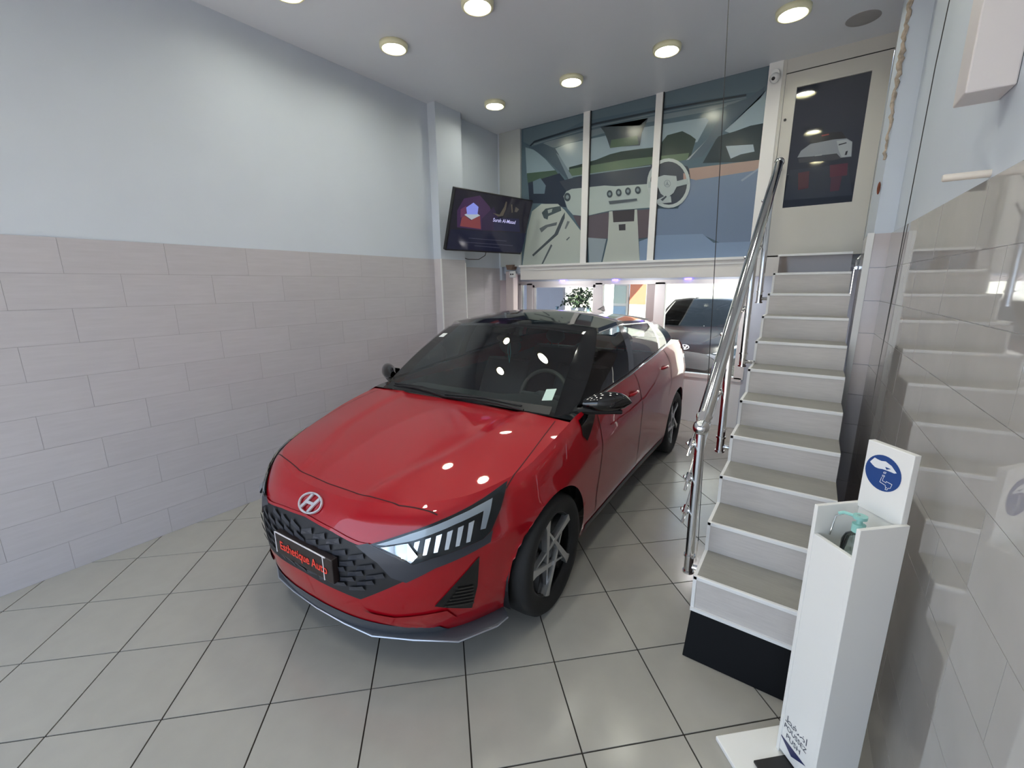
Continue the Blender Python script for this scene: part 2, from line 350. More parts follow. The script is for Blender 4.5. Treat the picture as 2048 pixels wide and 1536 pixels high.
for k in range(11):
    y0, h = SY + ST * k, SH + SR * k
    y1 = y0 + ST if k < 10 else YM - 0.002
    zb = h - SR if k else 0.206
    def slab(ya, yb, z0, z1, dl=0.0, dr=0.0):
        return MB().add([(sxl(ya) + dl, ya, z0), (sxr(ya) - dr, ya, z0), (sxr(yb) - dr, yb, z0), (sxl(yb) + dl, yb, z0), (sxl(ya) + dl, ya, z1), (sxr(ya) - dr, ya, z1), (sxr(yb) - dr, yb, z1), (sxl(yb) + dl, yb, z1)],
                        [(0, 3, 2, 1), (4, 5, 6, 7), (0, 1, 5, 4), (1, 2, 6, 5), (2, 3, 7, 6), (3, 0, 4, 7)])
    sp(slab(y0 + 0.012, y1 + 0.012 if k < 10 else y1, h - 0.012, h, 0.014), 'tread', M_TREAD)
    sp(slab(y0 + 0.002, y0 + 0.012, zb, h - 0.014, 0.014), 'riser', M_RISER if k < 10 else mat('glossy_brown_tile', (120, 110, 106), 0.08))
    bevel(sp(slab(y0 - 0.002, y0 + 0.014, h - 0.016, h + 0.0015, 0.0), 'nosing_trim', M_TRIMW), 0.002)
    if k < 10:
        e = MB(); e.add([(sxl(y0) + q, p, z) for q in (0.0, 0.015) for (p, z) in ((y0 - 0.002, zb), (y0 + 0.014, zb), (y0 + 0.014, h + 0.001), (y0 - 0.002, h + 0.001))], [(0, 1, 2, 3), (4, 7, 6, 5), (0, 4, 5, 1), (1, 5, 6, 2), (2, 6, 7, 3), (3, 7, 4, 0)])
        sp(e, 'riser_edge_trim', M_TRIMW)
        t = MB(); ya, yb = y0 + 0.012, y1
        t.add([(sxl(ya), ya, h - 0.014), (sxl(ya) + 0.014, ya, h - 0.014), (sxl(yb) + 0.014, yb, h - 0.014), (sxl(yb), yb, h - 0.014), (sxl(ya), ya, h + 0.001), (sxl(ya) + 0.014, ya, h + 0.001), (sxl(yb) + 0.014, yb, h + 0.001), (sxl(yb), yb, h + 0.001)],
              [(0, 3, 2, 1), (4, 5, 6, 7), (0, 1, 5, 4), (1, 2, 6, 5), (2, 3, 7, 6), (3, 0, 4, 7)])
        sp(t, 'tread_edge_trim', M_TRIMW)
sp(MB().add([(sxl(1.87), 1.862, 0.200), (sxr(1.87), 1.862, 0.200), (sxr(1.87), 1.885, 0.200), (sxl(1.87), 1.885, 0.200), (sxl(1.87), 1.862, 0.216), (sxr(1.87), 1.862, 0.216), (sxr(1.87), 1.885, 0.216), (sxl(1.87), 1.885, 0.216)],
            [(0, 3, 2, 1), (4, 5, 6, 7), (0, 1, 5, 4), (1, 2, 6, 5), (2, 3, 7, 6), (3, 0, 4, 7)]), 'lower_trim', M_TRIMW)
kp = MB().add([(-0.352, 1.800, 0.001), (0.15, 1.803, 0.001), (0.15, 1.815, 0.001), (-0.352, 1.812, 0.001), (-0.346, 1.868, 0.200), (0.15, 1.868, 0.200), (0.15, 1.880, 0.200), (-0.346, 1.880, 0.200)],
              [(0, 3, 2, 1), (4, 5, 6, 7), (0, 1, 5, 4), (1, 2, 6, 5), (2, 3, 7, 6), (3, 0, 4, 7)])
tag(bevel(sp(kp, 'kick_panel', mat('black_board', (9, 9, 12), 0.5, spec=0.12)), 0.003), 'black board leaning below the lowest step')
# ================================================================== handrail
rail = tag(empty('stair_handrail', (-0.4, 2.0, 0)), 'polished steel handrail with posts and thin rods along the stairs', 'handrail')
def rx(y): return -0.4 - 0.0287 * (y - 2.0)
def rz(y): return 1.03 + 0.68 * (y - 2.0)
def rp(mb, name, sm=True, m=None):
    o = mb.build(name, m or M_STEEL, None, sm); o.data.transform(Matrix.Translation((0.4, -2.0, 0))); o.parent = rail; return o
rp(MB().tube([(rx(y), y, rz(y)) for y in (2.03, 4.27)], 0.031, 20), 'top_rail')
for y in (2.0, 4.3): rp(MB().ball((rx(y), y, rz(y)), 0.036, 12), 'end_ball')
rp(MB().tube([(rx(2.005), 2.006, rz(2.0) + 0.012), (rx(2.04), 2.05, rz(2.05))], [0.022, 0.036], 16), 'collar')
rp(MB().tube([(rx(4.3), 4.3, rz(4.3)), (rx(4.3) - 0.01, YM - 0.01, rz(4.3) + 0.01)], 0.012, 12), 'wall_stub')
for y in (2.0, 2.645, 3.29, 3.93):
    base = SH + SR * ((y - SY) / ST) - 0.155
    rp(MB().tube([(rx(y), y, base), (rx(y), y, rz(y) - 0.012)], 0.0205, 16), 'post')
    for dz in (0.0, 0.085): rp(MB().tube([(rx(y), y, base + dz - 0.004), (rx(y), y, base + dz + 0.006)], 0.026, 16), 'post_ring')
    rp(MB().tube([(rx(y), y, base + 0.03), (sxl(y) + 0.014, y, base + 0.03)], 0.012, 10), 'side_mount')
    for d in (0.085, 0.25, 0.415):
        zz = rz(y) - d
        rp(MB().tube([(rx(y), y, zz), (rx(y) - 0.045, y, zz)], 0.010, 10).tube([(rx(y) - 0.035, y - 0.018, zz - 0.012), (rx(y) - 0.035, y + 0.018, zz + 0.012)], 0.014, 10).ball((rx(y) - 0.05, y, zz), 0.010, 6), 'rod_clip')
for d in (0.085, 0.25, 0.415):
    rp(MB().tube([(rx(y) - 0.035, y, rz(y) - d) for y in (1.94, 4.25)], 0.0065, 8), 'rod')
# small bracket on the right of the landing
wb = tag(MB().tube([(0.205, 4.2, 1.86), (0.145, 4.2, 1.85), (0.122, 4.2, 1.82), (0.122, 4.2, 1.76)], 0.009, 8).tube([(0.122, 4.2, 1.76), (0.122, 4.10, 1.76)], 0.012, 8).build('pipe_bracket', M_STEEL, None, True), 'small steel pipe bracket beside the top step', 'bracket')
# ================================================================== door at the top
def yplane(mb_pts): return mb_pts
door = struct(empty('door_1', (-0.19, YM, 1.884)))
def dp(o):
    o.data.transform(Matrix.Translation((0.19, -YM, -1.884))); o.parent = door; return o
M_DOOR = mat('door_offwhite', (206, 203, 196), 0.3)
lf = MB()
for (x0, x1, z0, z1) in ((-0.525, -0.439, 1.884, 3.333), (0.041, 0.154, 1.884, 3.333), (-0.439, 0.041, 1.884, 2.29), (-0.439, 0.041, 3.22, 3.333)): lf.box(x0, x1, YM, YM + 0.05, z0, z1)
dp(lf.build('leaf', M_DOOR)); 
dp(boxo('top_gap', -0.525, 0.154, YM + 0.001, YM + 0.05, 3.333, 3.340, M_BLACK))
dp(boxo('frame', -0.552, -0.527, YM - 0.012, YM + 0.05, 1.884, ZC, M_DOOR)); dp(boxo('frame', 0.157, 0.24, YM - 0.02, YM + 0.05, 1.884, ZC, M_DOOR)); dp(boxo('header', -0.527, 0.157, YM - 0.005, YM + 0.05, 3.340, ZC, M_DOOR))
dp(MB().tube([(-0.497, YM - 0.006, 2.989), (-0.497, YM + 0.01, 2.989)], 0.010, 12).build('lock_hole', M_BLACK, None, True))
dp(boxo('glass', -0.439, 0.041, YM + 0.016, YM + 0.024, 2.29, 3.22, mat('dark_film_glass', (38, 44, 58), 0.05, coat=0.5)))
# print on the door film: rear view of a white car at night
def flatprint(name, plane_y, polys, parent, inv=None, step=0.00025):
    """flat coloured shapes stacked by a hair on a plane facing -Y; polys: (rgb, [(x, z)..])"""
    mb = MB(); mats = []; idx = {}
    for k, (rgb, pts) in enumerate(polys):
        if rgb not in idx:
            idx[rgb] = len(mats); mats.append(mat('print_%d_%d_%d' % rgb, rgb, 0.22))
        y = plane_y - 0.0005 - step * k
        mb.add([(p[0], y, p[1]) for p in pts], [tuple(range(len(pts)))], idx[rgb])
    me = bpy.data.meshes.new(name); me.from_pydata(mb.v, [], mb.f)
    for m_ in mats: me.materials.append(m_)
    me.polygons.foreach_set('material_index', mb.m); me.update()
    bm = bmesh.new(); bm.from_mesh(me); bmesh.ops.triangulate(bm, faces=[f for f in bm.faces if len(f.verts) > 4]); bm.to_mesh(me); bm.free()
    return link(name, me, parent)
def D_(a, b):   # position on the glass from fractions of a traced sketch
    px, py = 1560 + a * 0.1953, 130 + b * 0.1953
    fy = (py - (174 + (142 - 174) * (px - 1593) / 150.0)) / ((416 + (404 - 416) * (px - 1564) / 139.0) - (174 + (142 - 174) * (px - 1593) / 150.0))
    xl = 1593 + (1564 - 1593) * fy; xr = 1743 + (1703 - 1743) * fy
    return (-0.439 + 0.48 * (px - xl) / (xr - xl), 3.22 - 0.93 * fy)
dprint = [((44, 52, 68), [(30, 1380), (735, 1330), (700, 1000), (100, 1060)]), ((86, 44, 62), [(520, 1010), (700, 990), (690, 1120), (520, 1140)]), ((78, 46, 58), [(190, 1090), (310, 1070), (300, 1250), (190, 1270)]),
          ((74, 46, 64), [(530, 1140), (640, 1130), (610, 1280), (520, 1290)]),
          ((32, 34, 44), [(300, 780), (340, 700), (430, 680), (640, 665), (690, 740), (560, 750), (320, 785)]), ((140, 60, 62), [(435, 700), (510, 685), (515, 697), (440, 712)]),
          ((138, 144, 152), [(560, 745), (690, 735), (745, 770), (735, 925), (630, 935), (590, 890), (320, 920), (180, 930), (220, 860), (320, 790)]), ((166, 172, 178), [(590, 760), (690, 745), (742, 775), (730, 920), (640, 930), (610, 860)]),
          ((46, 48, 56), [(610, 795), (685, 775), (690, 785), (610, 808)]), ((40, 40, 48), [(680, 870), (700, 862), (690, 905), (668, 910)]), ((60, 64, 74), [(320, 925), (590, 895), (635, 940), (560, 960), (200, 985), (190, 940)]),
          ((150, 156, 162), [(370, 905), (440, 895), (440, 910), (365, 918)])]
dpr = flatprint('film_print', YM + 0.016, [(c, [D_(*p) for p in pts]) for c, pts in dprint], None); dp(dpr)
# strip between mural and door
struct(boxo('trim_5', -0.655, -0.552, YM - 0.02, YM + 0.10, 1.72, ZC, M_ALU))
# ================================================================== mural glazing on the mezzanine
win = struct(empty('window_1', (-1.9, YM, 1.895)))
def wp(o): o.data.transform(Matrix.Translation((1.9, -YM, -1.895))); o.parent = win; return o
M_FILM = mat('mural_film_slate', (84, 104, 116), 0.2)
seg = [(-3.19, -2.365), (-2.305, -1.60), (-1.545, -0.655)]
for a, c in seg: wp(boxo('pane', a, c, YM + 0.018, YM + 0.03, 1.897, ZC, M_FILM))
for a, c in ((-2.375, -2.300), (-1.605, -1.538)): wp(boxo('mullion', a, c, YM - 0.002, YM + 0.04, 1.897, ZC, M_ALU))
for x in (-2.294, -1.534): wp(boxo('shadow_gap', x, x + 0.006, YM + 0.0, YM + 0.04, 1.897, ZC, M_BLACK))  # black strips draw the shadow gap beside each mullion
_RR = np.array(_R)
def mz(a, b):   # traced mural sketch -> metres on the mezzanine plane
    px, py = 1000 + a * 0.2734, 130 + b * 0.2734
    r = _RR @ np.array([px - 1024, py - 768, 870.0]); t = YM / r[1]
    return (float(r[0] * t), min(float(CAMH + r[2] * t), ZC - 0.002))
def circ(cx, cy, rx_, ry_, n=20, a0=0, a1=2 * math.pi): return [(cx + rx_ * math.cos(a0 + (a1 - a0) * i / n), cy + ry_ * math.sin(a0 + (a1 - a0) * i / n)) for i in range(n + (0 if a1 - a0 > 6.2 else 1))]
def band(pts, w):
    up = [(x, y - w / 2) for x, y in pts]; dn = [(x, y + w / 2) for x, y in reversed(pts)]; return up + dn
def ringp(cx, cy, rx_, ry_, w, n=28):
    return [[(cx + (rx_ + s * w) * math.cos(2 * math.pi * (i + d) / n), cy + (ry_ + s * w) * math.sin(2 * math.pi * (i + d) / n)) for d, s in ((0, 0), (1, 0), (1, -1), (0, -1))] for i in range(n)]
CR = (168, 180, 178); DK = (58, 66, 78)
mur = [((96, 114, 124), [(165, 560), (165, 470), (1960, -10), (1945, 180), (1150, 300), (600, 410), (230, 590)]),
       ((146, 164, 174), [(395, 610), (480, 575), (760, 515), (1030, 455), (1500, 380), (1525, 400), (1440, 560), (1000, 640), (700, 720), (490, 770)]),
       ((46, 62, 58), [(500, 745), (560, 730), (700, 690), (800, 650), (880, 630), (1020, 610), (1120, 600), (1180, 560), (1220, 510), (1330, 480), (1390, 510), (1430, 540), (1385, 690), (1160, 700), (640, 790), (500, 790)]),
       ((92, 112, 92), [(500, 760), (640, 735), (900, 690), (1140, 665), (1380, 640), (1370, 690), (1100, 725), (640, 800), (510, 810)]),
       ((134, 154, 164), [(180, 600), (250, 620), (330, 690), (400, 770), (190, 800)]), ((66, 88, 74), [(190, 790), (400, 768), (430, 810), (200, 880)]),
       ((40, 50, 66), [(200, 860), (430, 790), (500, 880), (480, 920), (460, 960), (480, 1040), (300, 1010), (210, 1010)]), ((98, 118, 132), [(235, 850), (290, 825), (330, 880), (320, 940), (240, 940)]),
       ((150, 168, 178), [(1945, 180), (1900, 240), (1640, 480), (1700, 500), (1935, 430)]), ((44, 58, 64), [(1590, 520), (1720, 480), (1830, 440), (1935, 420), (1915, 700), (1480, 715)]),
       ((158, 172, 182), [(1650, 590), (1850, 578), (1860, 630), (1760, 650), (1685, 682)]),
       ((116, 130, 138), [(245, 600), (330, 560), (740, 455), (1150, 365), (1600, 285), (1810, 235), (1650, 300), (1500, 340), (1030, 425), (740, 500), (400, 600)]),
       ((40, 50, 60), band([(210, 595), (245, 560), (320, 535), (500, 480), (700, 425), (1150, 330), (1500, 265), (1800, 215)], 16)), ((126, 138, 146), band([(245, 580), (330, 552), (700, 445), (1150, 350), (1800, 232)], 5)),
       ((74, 90, 102), [(165, 565), (230, 595), (310, 570), (400, 610), (535, 835), (505, 850), (450, 800), (330, 680)]), ((120, 136, 146), [(405, 640), (430, 660), (535, 832), (505, 850)]),
       ((84, 100, 112), [(1940, 150), (1800, 250), (1660, 290), (1500, 560), (1355, 695), (1480, 665), (1660, 440), (1925, 195)]), ((150, 160, 166), [(1500, 555), (1530, 520), (1380, 690), (1358, 695)]),
       ((66, 76, 82), [(730, 450), (760, 490), (780, 540), (800, 600), (1020, 585), (1035, 490), (1080, 385), (1020, 440)]), ((82, 102, 84), [(810, 545), (1000, 515), (1012, 578), (800, 605)]),
       (DK, [(430, 850), (620, 800), (1140, 720), (1210, 700), (1370, 740), (1400, 820), (1100, 880), (780, 890), (480, 920)]), ((120, 140, 146), band([(520, 815), (800, 775), (1100, 735)], 8)),
       (CR, [(460, 960), (480, 925), (520, 905), (760, 880), (840, 885), (1060, 870), (1130, 860), (1120, 1040), (800, 1065), (620, 1105), (530, 1095), (490, 1050)]),
       ((92, 84, 92), [(530, 1098), (620, 1108), (790, 1075), (800, 1270), (640, 1265), (560, 1160)]), ((94, 84, 90), [(1000, 1060), (1150, 1050), (1150, 1250), (1010, 1270)]),
       ((112, 128, 152), [(1390, 830), (1900, 745), (1845, 1410), (1500, 1250), (1140, 1250), (1140, 1050), (1300, 1050)]), ((162, 140, 132), [(1380, 755), (1905, 690), (1895, 765), (1430, 840), (1390, 830)]), ((138, 152, 172), [(1760, 840), (1890, 750), (1890, 765), (1770, 850)]),
       ((126, 146, 174), [(1015, 1290), (1140, 1245), (1480, 1235), (1560, 1300), (1845, 1290), (1838, 1415), (1020, 1445)]), ((142, 154, 162), [(640, 1262), (775, 1272), (735, 1450), (650, 1452)]),
       ((176, 182, 176), [(795, 1070), (1000, 1055), (1010, 1270), (1020, 1445), (745, 1450), (785, 1280)]), ((66, 62, 66), [(820, 1068), (982, 1056), (978, 1142), (826, 1150)]), ((60, 58, 62), [(865, 1166), (915, 1162), (915, 1208), (868, 1210)]),
       ((176, 184, 178), [(195, 1210), (230, 1070), (300, 1015), (420, 1015), (470, 1060), (540, 1150), (605, 1235), (622, 1455), (160, 1470)]),
       ((74, 86, 90), [(302, 1080), (330, 1050), (440, 1030), (445, 1065), (350, 1105), (345, 1130), (318, 1120)]), ((160, 170, 166), [(345, 1060), (380, 1050), (375, 1075), (350, 1085)]),
       ((72, 80, 84), [(472, 1075), (470, 1120), (420, 1240), (240, 1400), (232, 1388), (395, 1235), (450, 1110)]), ((96, 104, 106), [(285, 1195), (330, 1170), (415, 1148), (410, 1172), (345, 1185), (300, 1225)]), ((84, 92, 96), [(370, 1310), (300, 1455), (312, 1455), (380, 1320)]),
       ((110, 116, 118), [(490, 1140), (508, 1145), (480, 1200), (470, 1195)]), ((74, 82, 88), [(585, 1225), (608, 1240), (600, 1262)]), ((92, 100, 104), [(482, 1275), (505, 1255), (508, 1262), (486, 1285)])]
for cx, cy, r in ((490, 965, 30), (800, 942, 26), (866, 932, 26), (934, 922, 26), (1006, 914, 26)):
    mur += [((64, 74, 80), circ(cx, cy, r * 0.8, r * 1.05)), ((128, 142, 146), circ(cx, cy, r * 0.4, r * 0.5, 12))]
mur += [((84, 92, 98), [(792, 995), (1000, 975), (1002, 990), (800, 1018)])]
mur += [((64, 70, 80), circ(1232, 862, 150, 165))]
mur += [((168, 140, 132), [(1340, 790), (1384, 800), (1384, 850), (1340, 850)])]
mur += [((176, 186, 186), q) for q in ringp(1233, 864, 158, 182, 24)]
mur += [((166, 176, 178), [(1155, 820), (1200, 805), (1290, 812), (1298, 880), (1270, 935), (1220, 975), (1175, 940), (1150, 880)]), ((160, 172, 174), [(1085, 855), (1160, 845), (1160, 890), (1085, 900)]), ((160, 172, 174), [(1290, 850), (1375, 830), (1378, 870), (1295, 890)]),
        ((162, 172, 174), [(1150, 985), (1200, 960), (1250, 960), (1255, 1005), (1150, 1015)]), ((66, 72, 80), [(1175, 985), (1215, 955), (1220, 965), (1190, 995)])]
mur += [((118, 128, 134), q) for q in ringp(1225, 868, 24, 27, 3, 20)] + [((118, 128, 134), [(1225, 846), (1229, 868), (1221, 868)]), ((118, 128, 134), [(1225, 866), (1245, 884), (1224, 873)]), ((118, 128, 134), [(1225, 866), (1205, 884), (1226, 873)])]
def clipx(pts, a, c):
    return clip_poly(pts, [(-1, 0, -a), (1, 0, c), (0, -1, -1.898), (0, 1, ZC - 0.001)])
def tri_ear(pts):
    bm = bmesh.new(); f = bm.faces.new([bm.verts.new((p[0], p[1], 0)) for p in pts]); bmesh.ops.triangulate(bm, faces=[f]); out = [[(v.co.x, v.co.y) for v in q.verts] for q in bm.faces]; bm.free(); return out
for a, c in seg:
    pol = []
    for k, (rgb, pts) in enumerate(mur):
        for tri in tri_ear([mz(*p) for p in pts]):
            q = clipx(tri, a, c)
            if len(q) >= 3 and area2(q) > 1e-7: pol.append((k, rgb, q))
    mb = MB(); mats = []; idx = {}
    for k, rgb, q in pol:
        if rgb not in idx: idx[rgb] = len(mats); mats.append(mat('print_%d_%d_%d' % rgb, rgb, 0.22))
        mb.add([(p[0], YM + 0.0175 - 0.00022 * k, p[1]) for p in q], [tuple(range(len(q)))], idx[rgb])
    me = bpy.data.meshes.new('mural_print'); me.from_pydata(mb.v, [], mb.f)
    for m_ in mats: me.materials.append(m_)
    me.polygons.foreach_set('material_index', mb.m); me.update(); wp(link('mural_print', me))
# ================================================================== the hatchback (local: x to its left, y to its rear, from the front axle)
M_RED = mat('red_car_paint', (158, 6, 24), 0.35, metal=0.1, coat=0.9, spec=0.15)
M_GRILLE = mat('grille_dark_grey', (58, 60, 68), 0.42, metal=0.2)
M_CARGLASS = glass('car_glass', (226, 238, 232), 1.65)
M_SIDEGLASS = glass('car_side_glass', (200, 206, 206), 1.42)
M_CABIN = mat('cabin_dark_grey', (72, 76, 80), 0.7)
M_SEAT = mat('seat_cloth_dark', (66, 70, 80), 0.9, bump=0.1, bscale=150)
M_CHROME = mat('chrome', (230, 230, 232), 0.08, metal=1.0)
M_SILVER = mat('lip_dark_grey', (84, 88, 96), 0.35, metal=0.4)
outP = [(0, -.838), (.15, -.832), (.30, -.810), (.43, -.768), (.55, -.702), (.645, -.625), (.72, -.53), (.78, -.415), (.83, -.28), (.862, -.15), (.876, .10), (.876, .5), (.872, 1.0), (.872, 1.6), (.880, 2.1), (.886, 2.55), (.872, 2.85), (.835, 3.0), (.75, 3.11), (.58, 3.175), (.3, 3.205), (0, 3.21)]
zc = cr([-.76, -.72, -.6, -.4, -.2, 0, .15, .30], [.715, .737, .786, .845, .890, .922, .940, .952])
drop = cr([-.8, -.6, -.4, -.2, 0, .3], [.02, .055, .078, .074, .052, .022])
def zhood(x, y):
    ax = abs(x); w = 0.36 + 0.10 * smooth01((y + .7) / 1.0) - 0.12 * smooth01((-.2 - y) / .5)
    plat = 0.011 * (smooth01((ax - w + .03) / .06)) * smooth01((y + .72) / .12)
    return zc(y) - drop(y) * (ax / .75) ** 2.3 + plat - 0.006 * smooth01((y + .72) / .12)
belt = cr([.2, .3, .6, 1.0, 1.3, 2.08, 2.5, 2.8, 3.3], [.938, .945, .966, 1.0, 1.024, 1.084, 1.105, 1.10, 1.075])
dfront = cr([0, .10, .22, .36, .5, .64, .76, .86, .94, 1], [.052, .03, .013, .003, 0, .008, .028, .058, .09, .135])
dside = cr([0, .08, .2, .4, .55, .68, .76, .86, .94, 1], [.058, .036, .020, .010, .004, 0, .012, .030, .052, .086])
drear = cr([0, .1, .25, .5, .62, .8, 1], [.06, .02, 0, .01, .035, .06, .11])
def body_rows(NS=168, NT=40):
    P = catmull([Vector((p[0], p[1], 0)) for p in outP], NS); g = []
    for i, p in enumerate(P):
        t = (P[min(i + 1, NS - 1)] - P[max(i - 1, 0)]).normalized(); nx, ny = -t.y * -1, t.x * -1
        nx, ny = t.y, -t.x
        if i == 0: nx, ny = 0, -1
        if i == NS - 1: nx, ny = 0, 1
        wf = ny * ny if ny < 0 else 0; wr = ny * ny if ny > 0 else 0; ws = nx * nx
        zb = .180 * wf + .19 * ws + .24 * wr; row = []
        # height of the top edge
        def ztop(d):
            x, y = p.x - nx * d, p.y - ny * d
            return zhood(x, y) if y < .25 else (belt(y) if y > .35 else zhood(x, y) * (1 - (y - .25) / .1) + belt(y) * (y - .25) / .1)
        dt = dfront(1) * wf + dside(1) * ws + drear(1) * wr; zt = ztop(dt)
        for k in range(NT + 1):
            t_ = k / NT; d = dfront(t_) * wf + dside(t_) * ws + drear(t_) * wr
            row.append((p.x - nx * d, p.y - ny * d, zb + (zt - zb) * t_))
        g.append(row)
    return g
ARCH = [(0.0, .318, .352), (2.58, .318, .350)]
def make_body():
    g = body_rows(); full = [[(-x, y, z) for x, y, z in r] for r in reversed(g[1:-1])]
    ring = [g[0]] + g[1:-1] + [g[-1]] + full
    mb = MB(); mb.grid(ring + [g[0]], 0)
    bm = bmesh.new(); me = mb.mesh('b', M_RED); bm.from_mesh(me)
    # wheel arches: drop what lies inside, pull the rim onto the circle
    for cy, cz, R in ARCH:
        rad = lambda v: math.hypot(v.co.y - cy, v.co.z - cz)
        dead = [v for v in bm.verts if abs(v.co.x) > .5 and rad(v) < R]
        fs = [f for f in bm.faces if all(abs(v.co.x) > .5 and rad(v) < R for v in f.verts)]
        bmesh.ops.delete(bm, geom=fs, context='FACES')
        for v in [v for v in bm.verts if abs(v.co.x) > .5 and v.is_boundary and rad(v) < R * 1.0]:
            r = rad(v) or 1e-6; v.co.y = cy + (v.co.y - cy) * R / r; v.co.z = max(cz + (v.co.z - cz) * R / r, .19)
    bmesh.ops.recalc_face_normals(bm, faces=bm.faces)
    bm.to_mesh(me); bm.free(); me.name = 'body'; shade(me, 50); return me, g
def make_hood(g):
    rows = []
    for r in g:
        x, y, z = r[-1]
        if y > .262: break
        rows.append((x, y, z))
    lx, ly, lz = rows[-1]; rows.append((lx, .285, zhood(lx, .285)))
    N = 28; gr = [[(x * a / N, y, z if abs(a) == N else zhood(x * a / N, y)) for a in range(-N, N + 1)] for x, y, z in rows[1:]]
    return MB().grid(gr).mesh('hood', M_RED, True, 40), rows
KEYS = [((.69, .285, .945), (.578, .935, 1.350)), ((.768, .41, .960), (.630, 1.03, 1.368)), ((.795, 1.25, 1.025), (.642, 1.36, 1.388)), ((.795, 1.36, 1.035), (.642, 1.46, 1.386)),
        ((.785, 2.08, 1.088), (.633, 2.15, 1.342)), ((.783, 2.14, 1.092), (.630, 2.21, 1.334)), ((.770, 2.42, 1.108), (.618, 2.36, 1.312)), ((.690, 2.95, 1.098), (.530, 2.80, 1.285))]
CW_B, CW_T = (0, .275, .942), (0, .80, 1.392)
CR_B, CR_T = (0, 3.10, 1.07), (0, 2.92, 1.322)
def gh_pt(b, t, u, bow):
    p = Vector(b).lerp(Vector(t), u); s = math.sin(math.pi * u); p.x += bow[0] * s; p.y += bow[1] * s; p.z += bow[2] * s; return tuple(p)
def make_greenhouse():
    NTt = 22; cols = []   # each column: (list of points, tag)
    def arc(c, e, a): return (e[0] * a, c[1] + (e[1] - c[1]) * a * a, c[2] + (e[2] - c[2]) * a ** 2.2)
    nW = 16
    for i in range(nW + 1):
        a = i / nW; cols.append((arc(CW_B, KEYS[0][0], a), arc(CW_T, KEYS[0][1], a), (0, -.012, .020), 'W'))
    counts = [5, 18, 4, 16, 3, 8, 8]; names = ['A', 'F', 'B', 'R', 'C', 'Q', 'D']
    for k in range(7):
        for i in range(1, counts[k] + 1):
            u = i / counts[k]; bw = .030 if k > 0 else .02 + .01 * u
            cols.append((tuple(Vector(KEYS[k][0]).lerp(Vector(KEYS[k + 1][0]), u)), tuple(Vector(KEYS[k][1]).lerp(Vector(KEYS[k + 1][1]), u)), (bw, 0, .004), names[k]))
    nR = 12
    for i in range(nR - 1, -1, -1):
        a = i / nR; cols.append((arc(CR_B, KEYS[7][0], a), arc(CR_T, KEYS[7][1], a), (0, .03, .01), 'T'))
    tl = [0, .05] + [.05 + .87 * i / 18 for i in range(1, 18)] + [.92, .96, 1.0]
    grid = [[gh_pt(b, t, u, bw) for u in tl] for b, t, bw, nm in cols]
    parts = {'frame': MB(), 'W': MB(), 'F': MB(), 'R': MB(), 'Q': MB(), 'T': MB()}
    out = {'windshield': MB(), 'frame': MB(), 'front_l': MB(), 'front_r': MB(), 'rear_l': MB(), 'rear_r': MB(), 'quarter_l': MB(), 'quarter_r': MB(), 'rear_window': MB()}
    for sgn in (1, -1):
        for i in range(len(cols) - 1):
            nm = cols[i + 1][3]
            for j in range(len(tl) - 1):
                q = [grid[i][j], grid[i + 1][j], grid[i + 1][j + 1], grid[i][j + 1]]; q = [(sgn * x, y, z) for x, y, z in q]
                if sgn < 0: q.reverse()
                u0, u1 = tl[j], tl[j + 1]; mid = u0 >= .049 and u1 <= .921; key = 'frame'; side = 'l' if sgn > 0 else 'r'
                if nm == 'W' and u0 >= 0.0 and u1 <= .97: key = 'windshield'
                elif nm == 'F' and mid: key = 'front_' + side
                elif nm == 'R' and mid: key = 'rear_' + side
                elif nm == 'Q' and mid and u1 < .86: key = 'quarter_' + side
                elif nm == 'T' and mid: key = 'rear_window'
                out[key].add(q, [(0, 1, 2, 3)])
    # roof
    E0 = [c[1] for c in cols if c[3] in 'AFBRCQD']; E0 = [KEYS[0][1]] + E0; N = 18; rr = []
    L = len(E0) - 1
    for j, (xe, ye, ze) in enumerate(E0):
        t = j / L; b0 = (CW_T[1] - KEYS[0][1][1]) * (1 - smooth01(t * 2.2)); b1 = (CR_T[1] - KEYS[7][1][1]) * smooth01((t - .5) * 2); crown = (CW_T[2] - KEYS[0][1][2]) * (1 - t) + .035 * t + .036 * math.sin(math.pi * min(1, t * 1.15))
        rr.append([(xe * a / N, ye + (b0 + b1) * (1 - (a / N) ** 2), ze + crown * (1 - abs(a / N) ** 2.2)) for a in range(-N, N + 1)])
    roof = MB().grid(rr)
    return out, roof, cols
